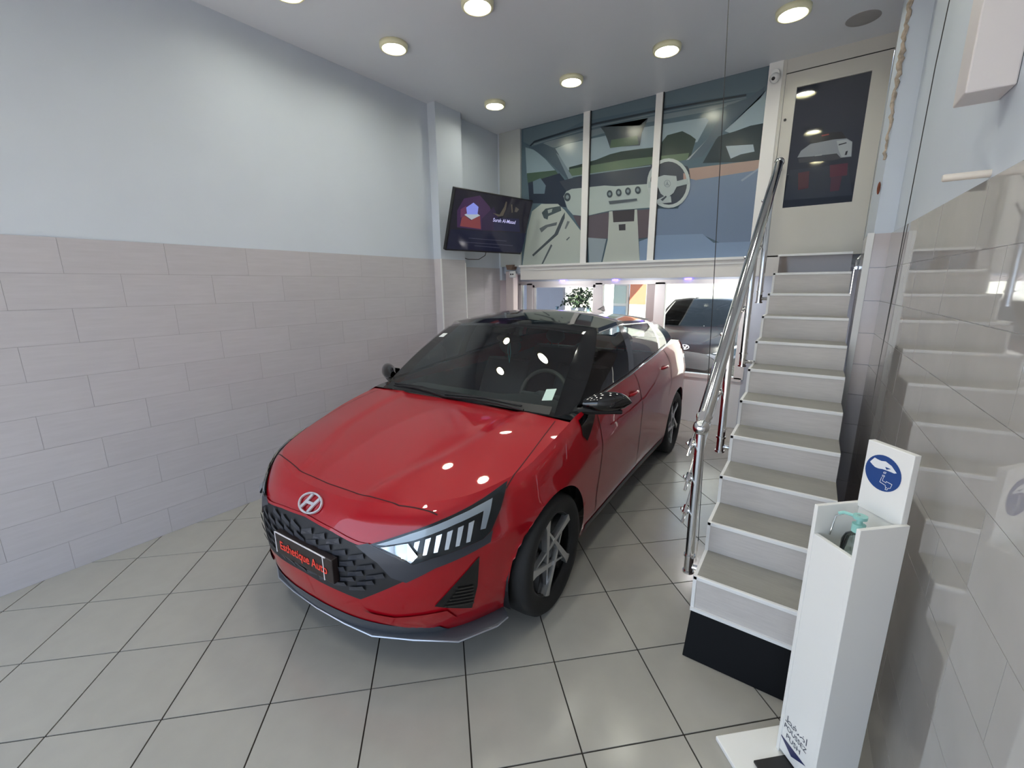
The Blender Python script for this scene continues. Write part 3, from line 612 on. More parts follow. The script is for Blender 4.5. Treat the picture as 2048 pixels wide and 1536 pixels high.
def build_car():
    root = empty('car')
    me, g = make_body(); body = link('body', me, root)
    hm, hrows = make_hood(g); hood = link('hood', hm, root)
    out, roof, cols = make_greenhouse()
    roof.build('roof', M_BLACKG, root, True, 50)
    out['frame'].build('window_frame', M_BLACKG, root, True, 60)
    ws = out['windshield'].build('windshield', M_CARGLASS, root, True, None)
    for k in ('front_l', 'front_r', 'rear_l', 'rear_r', 'quarter_l', 'quarter_r'): out[k].build('side_window', M_SIDEGLASS, root, True, None)
    out['rear_window'].build('rear_window', M_SIDEGLASS, root, True, None)
    # ledge between the body's top edge and the glass, all round
    tops = [r[-1] for r in g]; ty = np.array([t[1] for t in tops]); led = MB(); pr = None
    for b, t, bw, nm in cols:
        if nm == 'W' and b[0] < .66: continue
        i = int(np.argmin([(t2[0] - b[0]) ** 2 + (t2[1] - b[1]) ** 2 for t2 in tops])); q = (tops[i], b)
        if pr and nm != 'W':
            for sg in (1, -1): led.add([(sg * p[0], p[1], p[2]) for p in (pr[0], q[0], q[1], pr[1])], [(0, 1, 2, 3)])
        pr = q
    led.build('belt_moulding', M_BLACKG, root, True, 60)
    # chrome strip on the belt line
    for sg in (1, -1):
        pts = [(sg * (b[0] + .016), b[1], b[2] + .004) for b, t, bw, nm in cols if nm in 'FBRCQ']
        MB().tube(pts, .006, 6).build('belt_strip', M_CHROME if sg > 0 else M_CHROME, root, True)
        tops_ = []
        for b, t, bw, nm in cols:
            if nm in 'FBRCQ': p_ = gh_pt(b, t, .93, bw); tops_.append((sg * (p_[0] + .004), p_[1], p_[2]))
        MB().tube(tops_, .0045, 6).build('window_strip', M_CHROME, root, True)
    for sg in (1, -1):   # dark lining inside the doors
        MB().grid([[(sg * .775, y, z) for z in (.30, .55, .80, .93)] for y in (.42, .9, 1.4, 1.9, 2.2)] + [[(sg * .70, y, z) for z in (.30, .55, .80, .98)] for y in (2.6, 2.85)]).build('door_lining', M_CABIN, root, True)
    MB().box(-.70, .70, 2.55, 2.62, .30, 1.0).build('rear_bulkhead', M_CABIN, root); MB().box(-.68, .68, .30, .34, .30, .90).build('front_bulkhead', M_CABIN, root)
    # cowl under the windscreen
    cg = [[(x, .270 + .02 * k, zhood(x, .270) - .016 + .004 * k) for x in np.linspace(-.66, .66, 25)] for k in range(6)]
    MB().grid(cg).build('cowl', M_BLACK, root, True)
    # underbody and cabin tub
    MB().box(-.60, .60, -.30, 2.85, .20, .26).build('floor_pan', M_BLACK, root)
    for cy, cz, R in ARCH:
        for sg in (1, -1):
            a = np.linspace(-.35, math.pi + .35, 26)
            gr = [[(sg * x, cy + (R + .004) * math.cos(t), cz + (R + .004) * math.sin(t)) for t in a] for x in ((.80 if cy < 1 else .85), .56)]
            mb = MB().grid(gr); mb.add([(sg * .56, cy + (R + .004) * math.cos(t), cz + (R + .004) * math.sin(t)) for t in a], [tuple(range(26))])
            mb.build('wheel_housing', M_BLACK, root, False)
    return root, body, hood, ws, g, hrows
CAR = build_car()
car, car_body, car_hood, car_ws, car_g, _hr = CAR
def bvh_of(objs):
    vs = []; fs = []
    for o in objs:
        off = len(vs); vs += [tuple(v.co) for v in o.data.vertices]; fs += [tuple(i + off for i in p.vertices) for p in o.data.polygons]
    return BVHTree.FromPolygons(vs, fs)
BV = bvh_of([car_body, car_hood])
E1 = {'front': (Vector((1, 0, 0)), Vector((0, 0, 1)), Vector((0, 1, 0))), 'left': (Vector((0, 1, 0)), Vector((0, 0, 1)), Vector((-1, 0, 0))), 'right': (Vector((0, 1, 0)), Vector((0, 0, 1)), Vector((1, 0, 0))), 'top': (Vector((1, 0, 0)), Vector((0, 1, 0)), Vector((0, 0, -1))),
      'fl': (Vector((.8, .6, 0)), Vector((0, 0, 1)), Vector((-.6, .8, 0))), 'fr': (Vector((-.8, .6, 0)), Vector((0, 0, 1)), Vector((.6, .8, 0)))}
def onbody(a, b, view, off=0.0, bv=None):
    e1, e2, d = E1[view]; o = e1 * a + e2 * b - d * 3.0
    hit, nrm, idx, dist = (bv or BV).ray_cast(o, d)
    if hit is None:
        hit, nrm, idx, dist = (bv or BV).find_nearest(e1 * a + e2 * b - d * .8)
    if nrm.dot(d) > 0: nrm = -nrm
    return hit + nrm * off
def patch(name, poly, view, m, off=.003, step=.025, parent=None, thick=.0, holes=None, smooth=True, bv=None):
    """a flat outline laid onto the car's skin; off may be a function of the outline's own (a, b)"""
    bm = bmesh.new(); f = bm.faces.new([bm.verts.new((p[0], p[1], 0)) for p in poly])
    bmesh.ops.triangulate(bm, faces=[f], ngon_method='EAR_CLIP')
    xs = [p[0] for p in poly]; ys = [p[1] for p in poly]
    for ax, lo, hi in ((0, min(xs), max(xs)), (1, min(ys), max(ys))):
        k = lo + step * .5
        while k < hi:
            co = (k, 0, 0) if ax == 0 else (0, k, 0); no = (1, 0, 0) if ax == 0 else (0, 1, 0)
            bmesh.ops.bisect_plane(bm, geom=bm.verts[:] + bm.edges[:] + bm.faces[:], plane_co=co, plane_no=no); k += step
    for v in bm.verts:
        a, b = v.co.x, v.co.y; v.co = onbody(a, b, view, off(a, b) if callable(off) else off, bv)
    bmesh.ops.recalc_face_normals(bm, faces=bm.faces)
    me = bpy.data.meshes.new(name); bm.to_mesh(me); bm.free(); me.materials.append(m)
    if smooth: shade(me, 40)
    o = link(name, me, parent or car)
    d = E1[view][2]
    if sum(p.normal.dot(d) * p.area for p in me.polygons) > 0: me.flip_normals()
    if thick:
        md = o.modifiers.new('thickness', 'SOLIDIFY'); md.thickness = thick; md.offset = 1
    return o
def ribbon(name, pts, w, view, m, off=.0015, parent=None, step=.012, bv=None):
    pts = [Vector((p[0], p[1])) for p in pts]; dense = []
    for i in range(len(pts) - 1):
        k = max(1, int((pts[i + 1] - pts[i]).length / step))
        dense += [pts[i].lerp(pts[i + 1], j / k) for j in range(k)]
    dense.append(pts[-1]); L = []; R_ = []
    for i, p in enumerate(dense):
        t = (dense[min(i + 1, len(dense) - 1)] - dense[max(i - 1, 0)]).normalized(); nn = Vector((-t.y, t.x)) * w / 2
        L.append(tuple(onbody(p.x + nn.x, p.y + nn.y, view, off, bv))); R_.append(tuple(onbody(p.x - nn.x, p.y - nn.y, view, off, bv)))
    return MB().grid([L, R_]).build(name, m, parent or car, True)
CAR_LOC = (-1.84, 1.685, 0.0); CAR_RZ = math.radians(3.0)
car.location = CAR_LOC; car.rotation_euler = (0, 0, CAR_RZ)
tag(car, 'shiny red hatchback with black roof parked in the tiled showroom', 'car')
#@@DETAILS
def mir(poly): return [(-p[0], p[1]) for p in poly]
M_LINE = mat('shut_line_dark_red', (52, 8, 14), 0.8)
M_HLBASE = mat('headlight_dark_bowl', (40, 44, 48), 0.18, metal=0.5)
M_DRL = mat('headlight_white_bar', (226, 234, 242), 0.12, coat=0.6)
M_LENS = glass('headlight_lens', (240, 245, 248), 1.35)
# grille, its frame and its slanted blades
gr_half = [(0, .650), (.19, .637), (.335, .618), (.39, .618), (.489, .517), (.525, .480), (.345, .372), (.24, .385), (0, .400)]
gpoly = gr_half[:-1] + [(0, .400)] + [(-p[0], p[1]) for p in reversed(gr_half[1:-1])]
grille = patch('grille', gpoly, 'front', mat('grille_recess', (24, 25, 30), 0.6), .002)
def in_poly(p, poly):
    c = False; j = len(poly) - 1
    for i in range(len(poly)):
        if (poly[i][1] > p[1]) != (poly[j][1] > p[1]) and p[0] < (poly[j][0] - poly[i][0]) * (p[1] - poly[i][1]) / (poly[j][1] - poly[i][1]) + poly[i][0]: c = not c
        j = i
    return c
inner = [(x * .985, .51 + (z - .51) * .97) for x, z in gpoly]
for row in range(7):
    for cc in range(-7, 7):
        w = .080; x0 = cc * .085 + (.0425 if row % 2 else 0); z0 = .384 + row * .0345
        sg = 1 if x0 + w / 2 > 0 else -1; sl = .020 * sg
        q = [(x0, z0 - sl * .5), (x0 + w, z0 + sl * .5), (x0 + w - .006, z0 + .023 + sl * .5), (x0 + .006, z0 + .023 - sl * .5)]
        if all(in_poly(p, inner) for p in q):
            patch('grille_blade', q, 'front', M_GRILLE, lambda a, b, z0=z0: .004 + .010 * max(0, min(1, (b - z0) / .026)), .03, grille, smooth=False)
ribbon('grille_rim', [(-.39, .621), (-.335, .621), (-.19, .641), (0, .654), (.19, .641), (.335, .621), (.39, .621)], .010, 'front', M_RED, .006)
for sgn, vw in ((1, 'fl'), (-1, 'fr')):
    # grey frame from the grille corner out below the lamp
    fr_ = [(-.150, .628), (-.026, .588), (.034, .556), (.113, .580), (.318, .616), (.361, .640), (.349, .595), (.123, .536), (.004, .478), (-.056, .500), (-.110, .560), (-.205, .612)]
    patch('lamp_surround', fr_, vw, M_GRILLE, .007, .03)
    hl = [(-.140, .626), (-.014, .668), (.152, .718), (.322, .763), (.434, .800), (.396, .710), (.353, .637), (.318, .616), (.113, .580), (.034, .556), (-.026, .588), (-.105, .616)]
    lamp = patch('headlight', hl, vw, M_HLBASE, .006, .03)
    patch('light_bar', [(-.112, .628), (.025, .672), (.207, .722), (.362, .758), (.350, .715), (.328, .655), (.306, .656), (.322, .722), (.207, .696), (.04, .650), (-.071, .629)], vw, M_DRL, .011, .03, lamp)
    for k in range(7):
        a0 = -.01 + k * .043; zb = .583 + .006 * k; zt_ = .640 + .0095 * k
        patch('reflector', [(a0, zb), (a0 + .016, zb + .002), (a0 + .034, zt_), (a0 + .012, zt_ - .006)], vw, M_CHROME, lambda a, b, a0=a0: .009 + .16 * max(0, a - a0), .02, lamp, smooth=False)
    patch('reflector', [(-.085, .624), (-.02, .597), (.03, .570), (.06, .596), (.02, .640)], vw, mat('lamp_bright_bowl', (206, 216, 226), 0.16, metal=0.9), lambda a, b: .010 + .25 * abs(a + .01), .02, lamp)
    patch('lens', hl, vw, M_LENS, .017, .03, lamp)
    vent = patch('bumper_vent', [(.302, .545), (.290, .40), (.264, .292), (.110, .350), (.17, .415), (.245, .49)], vw, mat('vent_black', (14, 14, 16), 0.3), .004, .03)
    for k in range(6):
        z = .325 + k * .017; ribbon('vent_slat', [(.15 + .012 * k, z + .018 - .002 * k), (.272, z)], .007, vw, M_BLACKG, .009, vent)
    patch('bumper_blade', [(-.200, .318), (-.06, .300), (.105, .318), (.16, .320), (.20, .262), (.10, .225), (-.02, .235), (-.13, .262)], vw, M_RED, lambda a, b: .004 + .06 * max(0, b - .235), .03)
# front lip: splitter plate with an upstand
lipo = [(0, -.792), (.20, -.784), (.362, -.766), (.53, -.686), (.700, -.590), (.79, -.43), (.80, -.36)]
patch('bumper_valance', [(-.63, .186), (-.3, .186), (0, .186), (.3, .186), (.63, .186), (.61, .226), (.38, .250), (.2, .262), (0, .266), (-.2, .262), (-.38, .250), (-.61, .226)], 'front', M_SILVER, .004, .03)
lo = lipo + [(-x, y) for x, y in reversed(lipo[1:])]; lo = [(-x, y) for x, y in reversed(lipo[1:])] + lipo
mb = MB(); inn = [(x * .90, y + .075 * (1 - .4 * abs(x))) for x, y in lo]
mb.grid([[(x, y, .168) for x, y in lo], [(x, y, .180) for x, y in lo], [(x * .985, y + .012, .186) for x, y in lo], [(x, y, .190) for x, y in inn]])
mb.grid([[(x, y, .168) for x, y in lo], [(x, y, .170) for x, y in inn]])
mb.build('front_lip', M_SILVER, car, True, 30)
MB().tube([(x, y - .001, .176) for x, y in lo], .0045, 6).build('lip_edge', mat('lip_edge_silver', (168, 172, 180), 0.3, metal=0.6), car, True)
# shut lines
ribbon('shut_line', [(-.62, -.56), (-.476, -.605), (-.25, -.652), (0, -.664), (.25, -.656), (.441, -.635), (.60, -.575)], .0045, 'top', M_LINE, .001)
for sgn in (1, -1):
    ribbon('shut_line', [(sgn * .757, -.298), (sgn * .750, -.15), (sgn * .744, -.03), (sgn * .728, .14), (sgn * .712, .262)], .0045, 'top', M_LINE, .0012)
    vw = 'left' if sgn > 0 else 'right'
    ribbon('shut_line', [(.60, .955), (.575, .90), (.575, .80), (.56, .60), (.53, .42), (.54, .30)], .007, vw, M_LINE)
    ribbon('shut_line', [(1.36, 1.02), (1.38, .8), (1.38, .5), (1.37, .30)], .007, vw, M_LINE)
    ribbon('shut_line', [(2.18, 1.08), (2.24, .95), (2.22, .78), (2.17, .68)], .007, vw, M_LINE)
    patch('sill_trim', [(.40, .275), (2.18, .275), (2.18, .215), (.40, .215)], vw, M_BLACK, .004, .06)
    patch('corner_sail', [(.35, .925), (.48, .945), (.60, .957), (.53, .90), (.43, .84), (.37, .81), (.33, .85)], vw, M_BLACKG, .004, .03)
    for yy, zz in ((1.20, .90), (2.02, .955)):
        hd_ = MB(); q = [onbody(yy - .09 + .18 * i / 8, zz, vw, .012 + .016 * math.sin(math.pi * i / 8)) for i in range(9)]
        hd_.tube(q, [.007] + [.0125] * 7 + [.007], 8); hd_.build('door_handle', M_RED, car, True)
    patch('tail_light', [(2.86, 1.09), (3.0, 1.06), (3.06, .96), (2.95, .94), (2.78, 1.04)], vw, mat('tail_lamp_red', (150, 14, 20), 0.1, coat=0.8), .006, .03)
    # character crease below the glass
    ribbon('body_crease', [(.75, .80), (1.1, .80), (1.5, .82), (1.75, .87), (1.95, .95)], .010, vw, M_RED, .007)
# emblem: ring with a slanted H
em = bpy.data.objects.new('front_emblem', None); C.objects.link(em); em.parent = car
c0 = onbody(.0, .700, 'front', .004); cx_ = onbody(.05, .700, 'front', .004); cz_ = onbody(0, .740, 'front', .004); cz2 = onbody(0, .665, 'front', .004)
ez = (cz_ - cz2).normalized(); exx = Vector((1, 0, 0)); en = exx.cross(ez).normalized()
def emp(a, b, h=0.0): return c0 + exx * a + ez * b + en * h
def em_mesh(polys, name, h=.006):
    mb = MB()
    for pl in polys:
        n_ = len(pl); mb.add([tuple(emp(a, b, -.002)) for a, b in pl] + [tuple(emp(a, b, h)) for a, b in pl], [tuple(range(n_ - 1, -1, -1)), tuple(range(n_, 2 * n_))] + [(i, (i + 1) % n_, n_ + (i + 1) % n_, n_ + i) for i in range(n_)])
    return mb
M_EMB = mat('satin_emblem', (214, 214, 222), 0.25, metal=0.6)
RX, RY = .080, .048
eg = em_mesh([[((RX - s * .009) * math.cos(2 * math.pi * (i + d) / 40), (RY - s * .008) * math.sin(2 * math.pi * (i + d) / 40)) for d, s in ((0, 0), (1, 0), (1, 1), (0, 1))] for i in range(40)], 'ring')
bar1 = [(-.050, -.028), (-.036, -.038), (-.020, -.012), (-.008, .010), (-.004, .040), (-.024, .038), (-.030, .012)]
bar1 = [(-.050, -.027), (-.037, -.034), (-.021, -.006), (-.006, .043), (-.021, .041), (-.034, .008)]
bar2 = [(-x, -y) for x, y in bar1]
cross = [(-.028, -.007), (.018, -.006), (.028, .007), (-.018, .006)]
for pl in (bar1, bar2, cross):
    eg.v += em_mesh([pl], '').v if False else []
    m2 = em_mesh([pl], '', .0065 if pl is cross else .006); o_ = len(eg.v); eg.v += m2.v; eg.f += [tuple(i + o_ for i in f) for f in m2.f]; eg.m += m2.m
bpy.data.objects.remove(em)
eg.build('front_emblem', M_EMB, car)
# number plate with the shop's name
pl_c = Vector((.045, -.852, .500)); plate = MB().box(pl_c.x - .212, pl_c.x + .212, pl_c.y, pl_c.y + .03, pl_c.z - .057, pl_c.z + .057).build('number_plate', mat('plate_black', (34, 24, 24), 0.35), car)
bevel(plate, .004)
fr = MB()
for (a, b_, c_, d_) in ((-.212, .17, .053, .057), (-.212, -.208, -.05, .057), (.150, .154, -.057, .053)): fr.box(pl_c.x + a, pl_c.x + b_, pl_c.y - .003, pl_c.y + .001, pl_c.z + c_, pl_c.z + d_)
fr.build('plate_edging', mat('white_edging', (226, 222, 226), 0.3), plate)
text_mesh('plate_lettering', 'Esthetique Auto', .058, mat('plate_red_letter', (226, 62, 48), 0.4), plate, (pl_c.x, pl_c.y - .002, pl_c.z - .004), Matrix.Rotation(math.pi / 2, 4, 'X'), sx=.93, extrude=.0006, bold=.0008)
# roof line and fin
MB().add([(-.012, 2.62, 1.40), (.012, 2.62, 1.40), (.012, 2.80, 1.37), (-.012, 2.80, 1.37), (0, 2.76, 1.43), (0, 2.79, 1.43)], [(0, 1, 4), (1, 2, 5, 4), (2, 3, 5), (3, 0, 4, 5)]).build('roof_antenna', M_BLACKG, car)
MB().grid([[(x, 2.80 + .12 * (1 - (x / .5) ** 2), 1.330 - .06 * x * x / .25) for x in np.linspace(-.49, .49, 15)], [(x, 2.93 + .08 * (1 - (x / .5) ** 2), 1.315 - .07 * x * x / .25) for x in np.linspace(-.47, .47, 15)], [(x, 2.91 + .07 * (1 - (x / .5) ** 2), 1.285 - .07 * x * x / .25) for x in np.linspace(-.47, .47, 15)]]).build('rear_spoiler', M_BLACKG, car, True)
# wipers
for (p, q) in (((.50, .275, .958), (-.10, .275, .960)), ((-.08, .275, .958), (-.60, .31, .968))):
    w_ = MB(); P = Vector(p); Q = Vector(q); w_.tube([P, P.lerp(Q, .3) + Vector((0, 0, .012)), P.lerp(Q, .6) + Vector((0, .005, .014)), Q], .007, 6); w_.build('wiper', M_BLACK, car, True)
    MB().tube([P.lerp(Q, .05) + Vector((0, .03, .012)), P.lerp(Q, .5) + Vector((0, .035, .022)), Q + Vector((0, .01, .012))], .006, 6).build('wiper_blade', M_BLACK, car, True)
# mirrors
for sgn in (1, -1):
    mm_ = MB(); g_ = []
    for i in range(9):
        t = i / 8; x = .790 + .235 * t; r = [.030, .048, .062, .068, .070, .068, .060, .042, .004][i]
        ring = []
        for k in range(16):
            a = 2 * math.pi * k / 16; ring.append((sgn * x, .475 + .125 * t + r * .9 * math.cos(a), .992 + .008 * t + r * (.95 if math.sin(a) > 0 else .72) * math.sin(a)))
        g_.append(ring)
    mm_.grid(g_, 0, close=True); mi = mm_.build('wing_mirror', M_BLACKG, car, True, 60)
    MB().tube([(sgn * .76, .43, .955), (sgn * .83, .48, .952), (sgn * .98, .57, .945)], [.018, .022, .012], 8).build('mirror_foot', M_BLACK, mi, True)
    MB().box(min(sgn * .85, sgn * .965), max(sgn * .85, sgn * .965), .596, .602, .965, 1.02).build('mirror_glass', M_CHROME, mi)
# wheels
def make_wheel():
    T = [(.205, -.092), (.225, -.108), (.262, -.115), (.292, -.111), (.307, -.096), (.3125, -.06), (.3125, .06), (.307, .096), (.292, .111), (.262, .115), (.225, .108), (.205, .085)]
    tire = MB().lathe(T, 56, ax='x').mesh('tyre', M_RUBBER, True, 60)
    rim = MB().lathe([(.208, .086), (.214, .096), (.218, .097), (.221, .094), (.217, .088), (.207, .080), (.200, -.05), (.06, -.02), (.0, -.02)], 56, ax='x').mesh('rim', mat('rim_dark', (34, 35, 38), 0.3, metal=0.6), True, 40)
    lip = MB().lathe([(.2165, .0975), (.2215, .0985), (.2215, .094), (.2165, .094)], 56, ax='x').mesh('rim_edge', M_CHROME, True)
    bl = MB(); dk = MB()
    for k in range(5):
        th = 2 * math.pi * k / 5 + .32; c, s = math.cos(th), math.sin(th)
        def P(a, b_, h): return (h, c * a - s * b_, s * a + c * b_)
        # a chord passing beside the hub: broad where it meets the rim, thin at its far end
        o = .052; A0, A1 = .208, -.175
        w0, w1, w2 = .026, .015, .005
        prof_ = [(A0, o - w0 + .012), (A0 - .004, o + w0 + .012), (.165, o + w0 * .9), (.03, o + w1), (-.09, o + w2 + .002), (A1, o + w2), (A1, o - w2), (-.09, o - w2), (.03, o - w1 * .6), (.165, o - w0 * .35)]
        for (hh, tgt) in (((.066, .101), bl),):
            n_ = len(prof_); tgt.add([P(a, b_, hh[0]) for a, b_ in prof_] + [P(a, b_, hh[1] - .014 * max(0, (.14 - a) / .3)) for a, b_ in prof_], [tuple(range(n_ - 1, -1, -1)), tuple(range(n_, 2 * n_))] + [(i, (i + 1) % n_, n_ + (i + 1) % n_, n_ + i) for i in range(n_)])
        dk.add([P(.205, -.02, .03), P(.205, .10, .03), P(.0, .09, .045), P(.0, -.03, .045), P(.205, .0, .072), P(.205, .075, .072), P(.0, .06, .058), P(.0, .0, .058)], [(0, 1, 2, 3), (4, 5, 6, 7), (0, 4, 5, 1), (1, 5, 6, 2), (2, 6, 7, 3), (3, 7, 4, 0)])
    blm = bl.mesh('spoke', mat('machined_silver', (196, 198, 200), 0.3, metal=0.75)); dkm = dk.mesh('spoke_back', mat('spoke_black', (22, 23, 25), 0.3))
    hub = MB().lathe([(.036, .055), (.036, .072), (.030, .078), (0, .078)], 24, ax='x')
    for k in range(4): a = 2 * math.pi * k / 4 + .5; hub.lathe([(.009, .05), (.009, .07), (0, .07)], 8, ax='x', c=(0, .058 * math.cos(a), .058 * math.sin(a)))
    hubm = hub.mesh('hub_cap', mat('hub_grey', (70, 72, 76), 0.35, metal=0.5), True)
    return tire, [('rim', rim), ('rim_edge', lip), ('spoke', blm), ('spoke_back', dkm), ('hub_cap', hubm)]
W_T, W_P = make_wheel()
for yy in (0.0, 2.58):
    for sgn in (1, -1):
        o = link('wheel', W_T, car); o.location = (sgn * .748, yy, .3125); o.rotation_euler = (0.55 * yy, 0, 0 if sgn > 0 else math.pi)
        for nm, me in W_P: link(nm, me, o)
# cabin
dash = MB(); gd = []
for i in range(13):
    x = -.66 + 1.32 * i / 12; hump = .035 * math.exp(-((x - .34) / .16) ** 2)
    gd.append([(x, .32, .915), (x, .45, .925), (x, .60, .93 + hump), (x, .68, .91 + hump), (x, .70, .80), (x, .64, .62), (x, .60, .45)])
dash.grid(gd); dash.build('dashboard', M_CABIN, car, True, 50)
st = MB(); g_ = []
for i in range(32):
    a = 2 * math.pi * i / 32; ring = []
    for k in range(8):
        b_ = 2 * math.pi * k / 8; r = .178 + .014 * math.cos(b_); ring.append((.34 + r * math.cos(a), .80 + .014 * math.sin(b_) + r * math.sin(a) * .38, .91 + r * math.sin(a) * .92))
    g_.append(ring)
st.grid(g_ + [g_[0]], 0, close=True)
sw = st.build('steering_wheel', mat('steering_leather', (70, 72, 74), 0.4), car, True)
MB().ball((.34, .785, .90), .06, 8, sc=(1, .5, .8)).tube([(.17, .80, .91), (.51, .80, .91)], .014, 8).tube([(.34, .78, .89), (.34, .70, .76)], .016, 8).build('steering_hub', M_CABIN, sw, True)
def seat(x, y, w=.24):
    s_ = MB(); back = []
    for i in range(11):
        t = i / 10; z = .50 + .52 * t; yy = y + .22 * t; ww = w * (1 - .12 * t ** 3); ring = []
        for k in range(14):
            a = 2 * math.pi * k / 14; ring.append((x + ww * math.copysign(abs(math.cos(a)) ** .5, math.cos(a)), yy + .07 * math.sin(a), z))
        back.append(ring)
    s_.grid(back, 0, close=True); s_.add(back[-1], [tuple(range(14))])
    s_.box(x - w, x + w, y - .46, y + .04, .36, .50)
    so = s_.build('seat', M_SEAT, car, True, 50)
    MB().ball((x, y + .245, 1.13), .10, 10, sc=(1.1, .5, .8)).tube([(x - .04, y + .235, 1.0), (x - .04, y + .24, 1.08)], .006, 6).tube([(x + .04, y + .235, 1.0), (x + .04, y + .24, 1.08)], .006, 6).build('headrest', M_SEAT, so, True)
seat(.36, 1.22); seat(-.36, 1.22); seat(.36, 2.10, .26); seat(-.36, 2.10, .26)
MB().box(-.68, .68, .3, 2.8, .26, .30).build('cabin_floor', M_CABIN, car)
hl_ = MB().grid([[(x, y, 1.345 + .05 * (1 - (x / .55) ** 2) - .03 * abs(y - 1.5)) for x in np.linspace(-.53, .53, 9)] for y in np.linspace(.98, 2.7, 8)]).build('headliner', mat('headliner_grey', (120, 122, 124), 0.9), car, True)
rvm = MB().ball((0, .90, 1.275), .06, 10, sc=(1.9, .35, .55)).tube([(0, .90, 1.29), (0, .86, 1.35)], .012, 6).build('rear_view_mirror', M_BLACK, car, True)
MB().box(-.07, .07, .76, .88, 1.33, 1.36).build('camera_housing', M_BLACK, car)
MB().tube([(-.02, .92, 1.26), (-.030, .925, 1.17), (-.018, .925, 1.09), (-.006, .925, 1.17), (-.012, .92, 1.26)], .003, 5).build('hanging_cord', mat('turquoise_cord', (70, 170, 180), 0.5), car, True)
BVW = bvh_of([car_ws])
patch('windscreen_sticker', [(.575, 1.005), (.635, 1.012), (.628, 1.065), (.570, 1.058)], 'front', mat('pale_green_sticker', (190, 214, 204), 0.5), .002, .03, bv=BVW)
patch('windscreen_sticker', [(-.56, 1.27), (-.49, 1.275), (-.48, 1.30), (-.545, 1.295)], 'front', mat('white_sticker', (224, 228, 226), 0.5), .002, .03, bv=BVW)
patch('windscreen_band', [(-.66, .950), (0, .949), (.66, .950), (.655, .985), (.3, .975), (0, .972), (-.3, .975), (-.655, .985)], 'front', M_BLACK, .002, .04, bv=BVW)
# ================================================================== glazed back wall under the mezzanine
bwin = struct(empty('window_2', (-2.0, YB, 0)))
def bp_(o): o.data.transform(Matrix.Translation((2.0, -YB, 0))); o.parent = bwin; return o
struct(boxo('wall_back', -3.95, -0.72, YB, YB + 0.07, 0, 0.57, mat('white_panel', (242, 246, 248), 0.25)))
struct(boxo('wall_back_head', -3.95, -0.72, YB, YB + 0.08, 1.70, 1.84, M_WALL))
bp_(boxo('sill', -3.80, -0.72, YB - 0.012, YB + 0.075, 0.555, 0.60, M_ALU)); bp_(boxo('head_rail', -3.80, -0.72, YB - 0.012, YB + 0.07, 1.655, 1.705, M_ALU))
for a, c in ((-3.80, -3.755), (-3.655, -3.555), (-2.560, -2.455), (-1.765, -1.640), (-0.80, -0.70)): bevel(bp_(boxo('mullion', a, c, YB - 0.012, YB + 0.07, 0.58, 1.68, M_ALU)), 0.004)
bp_(boxo('grey_jamb', -1.87, -1.766, YB + 0.005, YB + 0.06, 0.60, 1.655, mat('grey_jamb_paint', (176, 166, 164), 0.4)))
for a, c in ((-3.755, -3.655), (-3.555, -2.560), (-2.455, -1.87), (-1.640, -0.80)): bp_(boxo('pane', a, c, YB + 0.028, YB + 0.034, 0.60, 1.655, M_PANE))
for a, c in ((-3.555, -3.52), (-2.595, -2.56)): bp_(boxo('sash_stile', a, c, YB - 0.004, YB + 0.05, 0.60, 1.655, M_ALU))
bp_(boxo('sash_rail', -3.555, -2.56, YB - 0.004, YB + 0.05, 1.62, 1.655, M_ALU))
struct(boxo('wall_back_right', -0.72, XR(YB), YB, YB + 0.08, 0.0, 1.799, M_WALL))
# ================================================================== yard behind the windows
M_CONC = mat('concrete_yard', (172, 168, 160), 0.85, noise=0.08, nscale=2)
yard = struct(MB().box(-9.0, 5.0, YB + 0.08, 15.0, -0.12, -0.005).build('floor_yard', M_CONC))
struct(boxo('wall_yard_far', -9.0, 5.0, 13.0, 13.2, 0.0, 4.5, mat('sunlit_white_render', (226, 220, 208), 0.8, noise=0.03, nscale=1)))
struct(boxo('wall_yard_left', -7.2, -7.0, YB + 0.1, 13.0, 0.0, 3.6, mat('yard_wall_grey', (160, 160, 168), 0.8, noise=0.05)))
can = tag(empty('shade_canopy', (-4.6, 8.0, 0)), 'grey canopy added to darken the yard behind the left windows', 'canopy')  # canopy added to darken the left part of the yard
boxo('roof_slab', -2.3, 2.1, -2.3, 2.4, 2.35, 2.45, mat('shade_canopy_grey', (120, 120, 126), 0.7), can)
for x, y in ((2.0, -2.0), (2.0, 2.2), (-2.2, 2.2)): boxo('post', x - 0.05, x + 0.05, y - 0.05, y + 0.05, 0, 2.35, M_ALU, can)
pan = tag(empty('glazed_screen', (-3.55, 8.9, 0)), 'pale blue and white glazed panel standing behind the third back window', 'panel')
boxo('frame', -0.52, 0.12, 0.0, 0.06, 0, 2.2, mat('panel_white', (228, 228, 226), 0.4), pan)
for z0, z1, c in ((0.15, 0.80, (176, 196, 214)), (0.86, 1.20, (150, 180, 210)), (1.26, 1.62, (190, 206, 200)), (1.68, 2.1, (170, 178, 150))): boxo('panel', -0.48, 0.08, -0.01, 0.0, z0, z1, mat('panel_%d' % c[2], c, 0.15), pan)
sig = tag(empty('orange_banner', (-3.18, 8.8, 0)), 'faded orange banner beside the pale glazed panel outside', 'banner')
boxo('cloth', -0.18, 0.16, 0.0, 0.01, 1.25, 2.2, mat('orange_cloth', (232, 142, 108), 0.8), sig); MB().tube([(-0.20, 0.02, 0), (-0.20, 0.02, 2.25)], 0.015, 8).tube([(0.18, 0.02, 0), (0.18, 0.02, 2.25)], 0.015, 8).build('pole', M_STEEL, sig, True)
cab = tag(empty('display_counter', (-3.45, 6.25, 0)), 'low dark counter holding the plant behind the back window', 'counter')
